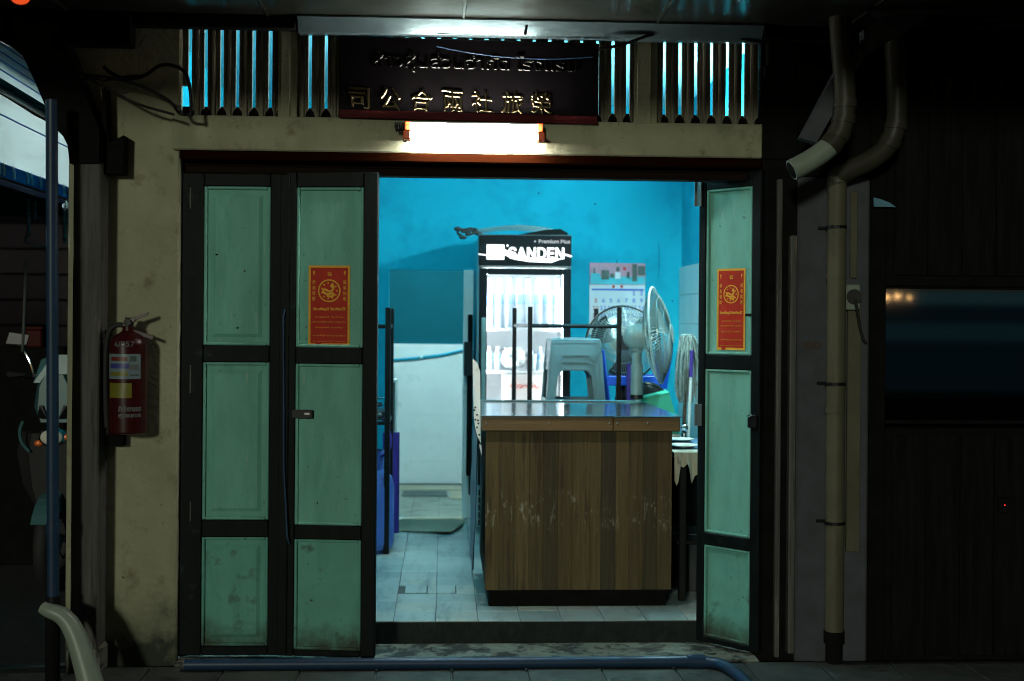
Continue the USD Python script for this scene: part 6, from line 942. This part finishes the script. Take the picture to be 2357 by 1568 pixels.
m = trimesh.creation.extrude_polygon(Polygon([gr(985, 1224, ZF + .02)[:2], gr(1040, 1224, ZF + .02)[:2], gr(1068, 1204, ZF + .02)[:2], gr(1055, 1200, ZF + .02)[:2], gr(1030, 1214, ZF + .02)[:2]]).buffer(0), .004, engine="earcut"); m.apply_translation((0, 0, ZF + .018)); part(cm, "curled_flap", m, M["card"])
dr = thing("floor_drain", "dirty recessed drain strip before the passage wall", "drain", gr(985, 1135)); 
for (u0, v0, u1, v1, mt) in ((912, 1128, 1062, 1118, "card"), (925, 1142, 1030, 1131, "grout"), (1035, 1148, 1080, 1130, "card")):
    pA = [gr(u0, v0), gr(u1, v0), gr(u1 - 2, v1), gr(u0 + 3, v1)]; m = trimesh.creation.extrude_polygon(Polygon([p[:2] for p in pA]).buffer(0), .004, engine="earcut"); m.apply_translation((0, 0, ZF + .0015)); part(dr, "strip", m, M[mt])
cb = thing("passage_cable", "cyan cable sagging across the white tiles of the passage", "cable", D(980, 815, YP - .03))
part(cb, "cable", tube(smooth_path([D(900, 829, YP - .03), D(960, 824, YP - .03), D(1020, 816, YP - .03), D(1052, 809, YP - .03), D(1068, 806, YP - .03)]), .010, 8), M["cyanwall"], smooth=True); part(cb, "clip", [ball(D(970, 822, YP - .03), .016, 1)], M["white_paint"])
# dark door edge and box right of the rear doorway
de = thing("dark_door", "dark rear door standing edge on beside the refrigerator", "door", D(1080, 1090, YB - .12))
part(de, "edge", [pbox(1074, 862, 1087, 1096, YB - .15, .08, .004), pbox(1077, 724, 1088, 800, YB - .15, .08, .004)], M["dark"]); part(de, "box", pbox(1068, 787, 1087, 866, YB - .17, .1, .006), M["fandark"]); part(de, "foot", pbox(1079, 1096, 1088, 1140, YB - .15, .06, .004), M["dark"])
# ------------------------------------------------------------------ refrigerator
FY = 2.69; W_ = lambda u, v: D(u, v, FY)
fx0, fx1 = W_(1100, 800)[0], W_(1313, 800)[0]; FZ = W_(1206, 540)[2]; FD = .6
fr = thing("display_refrigerator", "tall drinks refrigerator with a lit header and a bright glass door", "refrigerator", ((fx0 + fx1) / 2, FY + .3, ZF))
zh0, zh1 = W_(1206, 612)[2], W_(1206, 546)[2]
ty = .03
part(fr, "cabinet", [cbox(fx0, fx0 + ty, FY, FY + FD, ZF + .05, FZ, .006), cbox(fx1 - ty, fx1, FY, FY + FD, ZF + .05, FZ, .006), cbox(fx0 + ty, fx1 - ty, FY + FD - ty, FY + FD, ZF + .05, FZ, .004), cbox(fx0 + ty, fx1 - ty, FY + .02, FY + FD - ty, zh0 - .02, FZ, .004), cbox(fx0 + ty, fx1 - ty, FY + .02, FY + FD - ty, ZF + .05, ZF + .32, .004)], M["fridgewhite"])
for a in (fx0 + .04, fx1 - .08):
    for b in (FY + .04, FY + .5): part(fr, "foot", cyl((a + .02, b, ZF), (a + .02, b, ZF + .05), .02, 10), M["blackmetal"])
hd = part(fr, "header", cbox(fx0, fx1, FY - .022, FY - .001, zh0, zh1 + .008, .004), M["blackgloss"])
GL = emit("header_glow", (.95, 1.0, 1.0), 2.2)
hx = lambda p: fx0 + p * (fx1 - fx0); hz_ = lambda q: zh1 - q * (zh1 - zh0)
logo = fit(latin("SANDEN", .05, True), hx(.62), hz_(.56), w=.60 * (fx1 - fx0), h=.40 * (zh1 - zh0))
mark = sbox(hx(.085), hz_(.80), hx(.275), hz_(.28))
for q in (.42, .5, .62): mark = mark.difference(sbox(hx(.2), hz_(q + .018), hx(.28), hz_(q)))
swo = Polygon([(hx(.275), hz_(.62)), (hx(.38), hz_(.78)), (hx(.55), hz_(.86)), (hx(.78), hz_(.88)), (hx(.9), hz_(.74)), (hx(.8), hz_(.76)), (hx(.6), hz_(.74)), (hx(.42), hz_(.66)), (hx(.275), hz_(.44))]).buffer(.002)
line = LineString([(hx(.004), hz_(.62)), (hx(.09), hz_(.65))]).buffer(.004).union(LineString([(hx(.93), hz_(.60)), (hx(.995), hz_(.66))]).buffer(.006))
part(hd, "lit_logo", prism(logo.buffer(.0015).union(mark).union(swo).union(line).union(Point(hx(.31), hz_(.31)).buffer(.007)).buffer(0), FY - .0255, FY - .0215), GL)
part(hd, "lit_lettering", [prism(fit(latin("Premium Plus", .03, True), hx(.815), hz_(.15), w=.34 * (fx1 - fx0), h=.13 * (zh1 - zh0)), FY - .0255, FY - .0215), prism(Point(hx(.605), hz_(.155)).buffer(.006), FY - .0255, FY - .0215)], emit("header_small_glow", (.85, .95, 1.0), .75))
part(fr, "trim", [cbox(fx0 - .002, fx1 + .002, FY - .03, FY - .001, zh0 - .012, zh0 - .004, .002), cbox(fx0 - .001, fx1 + .001, FY - .026, FY - .001, zh1 + .009, zh1 + .014, .002)], M["brasslike"])
gx0, gx1 = W_(1120, 800)[0], W_(1294, 800)[0]; gz1 = W_(1206, 633)[2]; dz1 = W_(1206, 619)[2]; dz0 = ZF + .33; gz0 = dz0 + .06
yd0, yd1 = FY - .035, FY - .002
dr_ = part(fr, "door", [cbox(fx0 + .004, gx0, yd0, yd1, dz0, dz1, .005), cbox(gx1, fx1 - .002, yd0, yd1, dz0, dz1, .005), cbox(gx0 + .0005, gx1 - .0005, yd0, yd1, gz1, dz1, .004), cbox(gx0 + .0005, gx1 - .0005, yd0, yd1, dz0, gz0, .004)], M["blackgloss"])
part(dr_, "glass", cbox(gx0 + .001, gx1 - .001, FY - .022, FY - .018, gz0 + .001, gz1 - .001, 0), M["glass"])
part(dr_, "handle", cbox(W_(1107, 800)[0], W_(1118, 800)[0], yd0 - .03, yd0 - .001, W_(1112, 1010)[2], W_(1112, 731)[2], .006), M["fanbody"])
part(fr, "lower_grille", [cbox(fx0 + .01, fx1 - .01, FY - .012, FY + .019, ZF + .06 + .05 * k, ZF + .1 + .05 * k, .004) for k in range(5)], M["blackgloss"])
part(fr, "liner", [cbox(gx0 - .02, gx1 + .02, FY + .5, FY + .52, dz0, dz1, 0), cbox(fx0 + ty + .001, fx0 + ty + .005, FY + .02, FY + .5, dz0, zh0 - .021, 0), cbox(fx1 - ty - .005, fx1 - ty - .001, FY + .02, FY + .5, dz0, zh0 - .021, 0)], M["fridgein"])
LE = emit("fridge_lamp_glow", (.86, .96, 1.0), FRIDGE_LED)
part(fr, "lamp", [cbox(gx0 - .016, gx0 - .002, FY + .02, FY + .04, dz0 + .05, gz1, 0)], LE); part(fr, "lamp", [cbox(gx1 + .002, gx1 + .016, FY + .02, FY + .04, dz0 + .05, gz1, 0)], LE)
part(fr, "lamp", [cbox(gx0, gx1, FY + .03, FY + .06, gz1 + .004, gz1 + .014, 0)], LE)
sz = [W_(1206, 760)[2], W_(1206, 858)[2], W_(1206, 951)[2], W_(1206, 1030)[2]]
for zz in sz: part(fr, "shelf", [cbox(gx0 - .015, gx1 + .015, FY + .06, FY + .5, zz - .006, zz, .001), cbox(gx0 - .015, gx1 + .015, FY + .052, FY + .058, zz - .008, zz + .012, .001)], M["fridgein"])
# bottles
def bottle_parts(t, h, r, at=(0, 0, 0)):
    part(t, "body", lathe([(0, 0), (r * .9, 0), (r, .01), (r * .96, .06), (r, .1), (r * .96, .13), (r, h * .66), (r * .85, h * .76), (r * .42, h * .9), (r * .4, h * .93), (0, h * .93)], at, 16), M["bottle"], smooth=35)
    part(t, "cap", lathe([(0, h * .91), (r * .47, h * .91), (r * .47, h), (0, h)], at, 12), M["cap"]); part(t, "label", lathe([(r * 1.012, h * .5), (r * 1.012, h * .70)], at, 16), M["bottlelabel"])
b0 = thing("water_bottle", "leftmost water bottle in the refrigerator's top row", "bottle", (0, 0, 0), "water bottles in the refrigerator"); bh = W_(1206, 641)[2] - sz[0]; bottle_parts(b0, bh, .0285)
wn = ["leftmost", "second", "third", "fourth", "fifth", "sixth", "seventh", "rightmost"]
bx = [W_(u, 700)[0] for u in (1129, 1151, 1174, 1196, 1218, 1241, 1263, 1285)]
UsdGeom.XformCommonAPI(stage.GetPrimAtPath(b0)).SetTranslate(Gf.Vec3d(bx[0], FY + .1, sz[0]))
for k in range(1, 8): copy_of(b0, "water_bottle", f"{wn[k]} water bottle from the left in the refrigerator's top row", "bottle", (bx[k], FY + .1, sz[0]), "water bottles in the refrigerator", rotz=k * .9)
s0_ = thing("small_bottle", "leftmost small bottle on the refrigerator's second shelf", "bottle", (0, 0, 0), "small bottles on the second shelf"); bottle_parts(s0_, .17, .026)
q2 = [1128, 1148, 1224, 1246, 1268, 1286]
UsdGeom.XformCommonAPI(stage.GetPrimAtPath(s0_)).SetTranslate(Gf.Vec3d(W_(q2[0], 800)[0], FY + .14, sz[1]))
for k in range(1, 6): copy_of(s0_, "small_bottle", f"{['', 'second', 'third', 'fourth', 'fifth', 'rightmost'][k]} small bottle from the left on the refrigerator's second shelf", "bottle", (W_(q2[k], 800)[0], FY + .14, sz[1]), "small bottles on the second shelf", rotz=k)
def lump(c, s, seed, mt, name, label, cat, extra=None):
    m = trimesh.creation.icosphere(4, 1.0); v = m.vertices; n_ = meshkit.fbm(v * 2.4 + 7, 4, seed); m.vertices = v * (.72 + .56 * n_[:, None]) * s; m.vertices[:, 2] = np.maximum(m.vertices[:, 2], -s[2] * .8)
    m.apply_translation(c); t = thing(name, label, cat, c); part(t, "bag", m, M[mt], smooth=True)
    if extra is not None: part(t, "knot", extra, M[mt], smooth=True)
    return t
c_ = W_(1185, 826); c_[1] = FY + .1
lump(c_, (.085, .06, .075), 3, "cap", "carrier_bag", "knotted white carrier bag on the refrigerator's second shelf", "bag", [trimesh.convex.convex_hull(np.array([c_ + q for q in ([0, 0, .03], [-.02, 0, .05], [.02, .01, .05], [.03, 0, .085], [.045, 0, .06])])), trimesh.convex.convex_hull(np.array([c_ + q for q in ([-.02, 0, .03], [-.06, 0, .07], [-.085, .01, .085], [-.05, .01, .05])]))])
tg = thing("green_glass", "greenish glass standing right of the carrier bag in the refrigerator", "glass", (W_(1208, 850)[0] + .05, FY + .09, sz[1])); part(tg, "tumbler", lathe([(0, 0), (.028, 0), (.036, .12), (.033, .12), (.026, .006), (0, .006)], (W_(1208, 850)[0] + .05, FY + .09, sz[1]), 18), M["fridgewhite"], smooth=40); part(tg, "rim", trimesh.creation.torus(.0345, .0018, 18, 6, transform=trimesh.transformations.translation_matrix((W_(1208, 850)[0] + .05, FY + .09, sz[1] + .12))), M["bottle"])
bx_ = thing("printed_carton", "pale carton with red handwriting on the refrigerator's third shelf", "carton", W_(1215, 950)); ca, cb2 = W_(1158, 900), W_(1262, 900)
part(bx_, "box", cbox(ca[0], cb2[0], FY + .07, FY + .3, sz[2] + .001, W_(1206, 862)[2], .006), M["pinkbox"])
sw_ = LineString(smooth_path([(0, .01, 0), (-.03, .02, 0), (-.035, -.005, 0), (-.005, -.01, 0), (.01, .012, 0), (.03, .0, 0), (.012, -.012, 0), (.05, .01, 0), (.055, -.008, 0), (.075, .012, 0), (.08, -.01, 0), (.1, .012, 0), (.105, -.01, 0), (.125, .004, 0)], 5)[:, :2]).buffer(.003)
part(bx_, "red_script", prism(fit(sw_, (ca[0] + cb2[0]) / 2, W_(1206, 890)[2], w=.2, h=.04), FY + .066, FY + .0695), M["reddish"])
yb_ = thing("yellow_carton", "pale yellow carton at the bottom of the refrigerator's glass", "carton", W_(1220, 1020)); part(yb_, "box", cbox(W_(1194, 1000)[0], W_(1262, 1000)[0], FY + .09, FY + .3, sz[3] + .001, W_(1206, 960)[2], .01), M["yellowbox"]); part(yb_, "band", cbox(W_(1194, 1000)[0] + .01, W_(1262, 1000)[0] - .01, FY + .086, FY + .0895, W_(1206, 1000)[2], W_(1206, 985)[2], .001), M["bottlelabel"])
lump(W_(1148, 1010) + [0, .15, 0], (.06, .05, .05), 8, "bottle", "clear_bag", "clear plastic bag low at the left of the refrigerator", "bag")
# on top of it
tp = thing("folded_sheet", "crumpled clear plastic sheet lying across the top of the refrigerator", "plastic sheet", (0, FY + .2, FZ))
n = 26; gx, gy = np.meshgrid(np.linspace(fx0 - .05, fx1 - .02, n), np.linspace(FY + .02, FY + .5, n)); u_ = (gx - gx.min()) / (gx.max() - gx.min())
gz = FZ + .01 + .062 * np.sin(np.pi * np.clip(u_ * 1.02, 0, 1)) ** .8 * (1 - .25 * np.abs((gy - FY - .26) / .24)) + .012 * meshkit.fbm(np.stack([gx * 12, gy * 9, gx * 0], -1), 3, 5)
f = [q for j in range(n - 1) for i in range(n - 1) for q in ((j * n + i, j * n + i + 1, (j + 1) * n + i + 1), (j * n + i, (j + 1) * n + i + 1, (j + 1) * n + i))]
part(tp, "sheet", trimesh.Trimesh(np.stack([gx.ravel(), gy.ravel(), gz.ravel()], 1), f, process=False), M["clearbag"], smooth=True)
part(tp, "dark_fold", prism(ppoly([(1190, 541), (1255, 529), (1290, 527), (1308, 537), (1306, 541)], FY + .012), FY + .012, FY + .016), M["dark"])
ck = thing("tangled_lead", "black tangled lead hanging off the left top corner of the refrigerator", "lead", W_(1070, 535)); t = np.linspace(0, 1, 60)
pts = [W_(1090 - 34 * a + 10 * math.sin(a * 22), 533 - 6 * math.cos(a * 17) + 9 * math.sin(a * 9) * a) for a in t]
part(ck, "lead", tube(pts, .009, 6), M["rubber"], smooth=True); part(ck, "plug", [ball(W_(1054, 527), .022, 2, (1.2, .8, .7)), ball(W_(1066, 547), .02, 2, (1.3, .8, .6)), cyl(W_(1090, 533), W_(1108, 539) + [0, .05, 0], .016, 10)], M["rubber"], smooth=True)
# ------------------------------------------------------------------ calendar
KY = YB - .006; K = lambda u, v: D(u, v, KY)
ca_ = thing("wall_calendar", "month calendar with a pink picture hanging on the cyan wall behind the fans", "calendar", K(1421, 700))
kx0, kx1 = K(1357, 650)[0], K(1485, 650)[0]; kz1, kzm, kz0 = K(1421, 606)[2], K(1421, 656)[2], K(1421, 770)[2]
part(ca_, "month_sheet", cbox(kx0, kx1, KY - .001, KY + .003, kz0, kzm, 0), M["paper"]); pic = part(ca_, "picture", cbox(kx0, kx1, KY - .003, KY + .004, kzm + .001, kz1, 0), M["picture"])
part(ca_, "hanger", [cyl(K(1420, 598), K(1420, 607), .003, 6)], M["dark"])
def kbox(u0, v0, u1, v1, y=.0042, mt="inkdark", name="painted_shape"): a, b = K(u0, v0), K(u1, v1); part(pic, name, cbox(a[0], b[0], KY - y, KY - .0031, b[2], a[2], 0), M[mt])
for q, mt in (((1359, 636, 1484, 655), "inkteal"), ((1360, 629, 1380, 642), "inkteal"), ((1384, 622, 1402, 644), "inkdark"), ((1388, 626, 1398, 640), "inkteal"), ((1416, 627, 1428, 642), "paper"), ((1418, 615, 1426, 625), "inkdark"), ((1434, 615, 1441, 623), "inkred"), ((1443, 626, 1449, 642), "inkdark"), ((1455, 608, 1466, 648), "inkdark"), ((1468, 612, 1484, 634), "inkdark"), ((1466, 640, 1480, 650), "inkteal"), ((1404, 630, 1414, 640), "inkdark"), ((1366, 618, 1370, 630), "inkdark")): kbox(*q, y=.0042 + .0002 * rng.integers(1, 5), mt=mt)
def ktext(s, u, v, hpx, mt):
    c = K(u, v); part(ca_, "printed_number", prism(fit(latin(s, .02, True), c[0], c[2], h=hpx * zscale(KY)), KY - .0024, KY - .0012), M[mt])
part(ca_, "blue_rule", cbox(K(1362, 666)[0], K(1482, 666)[0], KY - .0024, KY - .0012, K(1421, 669)[2], K(1421, 665)[2], 0), M["inkblue"])
for u in (1412, 1431): part(ca_, "red_seal", [prism(Point(K(u, 660)[0], K(u, 660)[2]).buffer(.011), KY - .0024, KY - .0012)], M["inkred"])
for r, row in enumerate((("", "", "", "", "", "1", "2"), ("3", "4", "5", "6", "7", "8", "9"), ("10", "11", "12", "13", "14", "15", "16"), ("17", "18", "19", "20", "21", "22", "23"), ("24", "25", "26", "27", "28", "29", "30"))):
    for c, s in enumerate(row):
        if s: ktext(s, 1371 + 17.6 * c, 675 + 17 * r, 9.5, "inkred" if c == 0 else "inkblue")
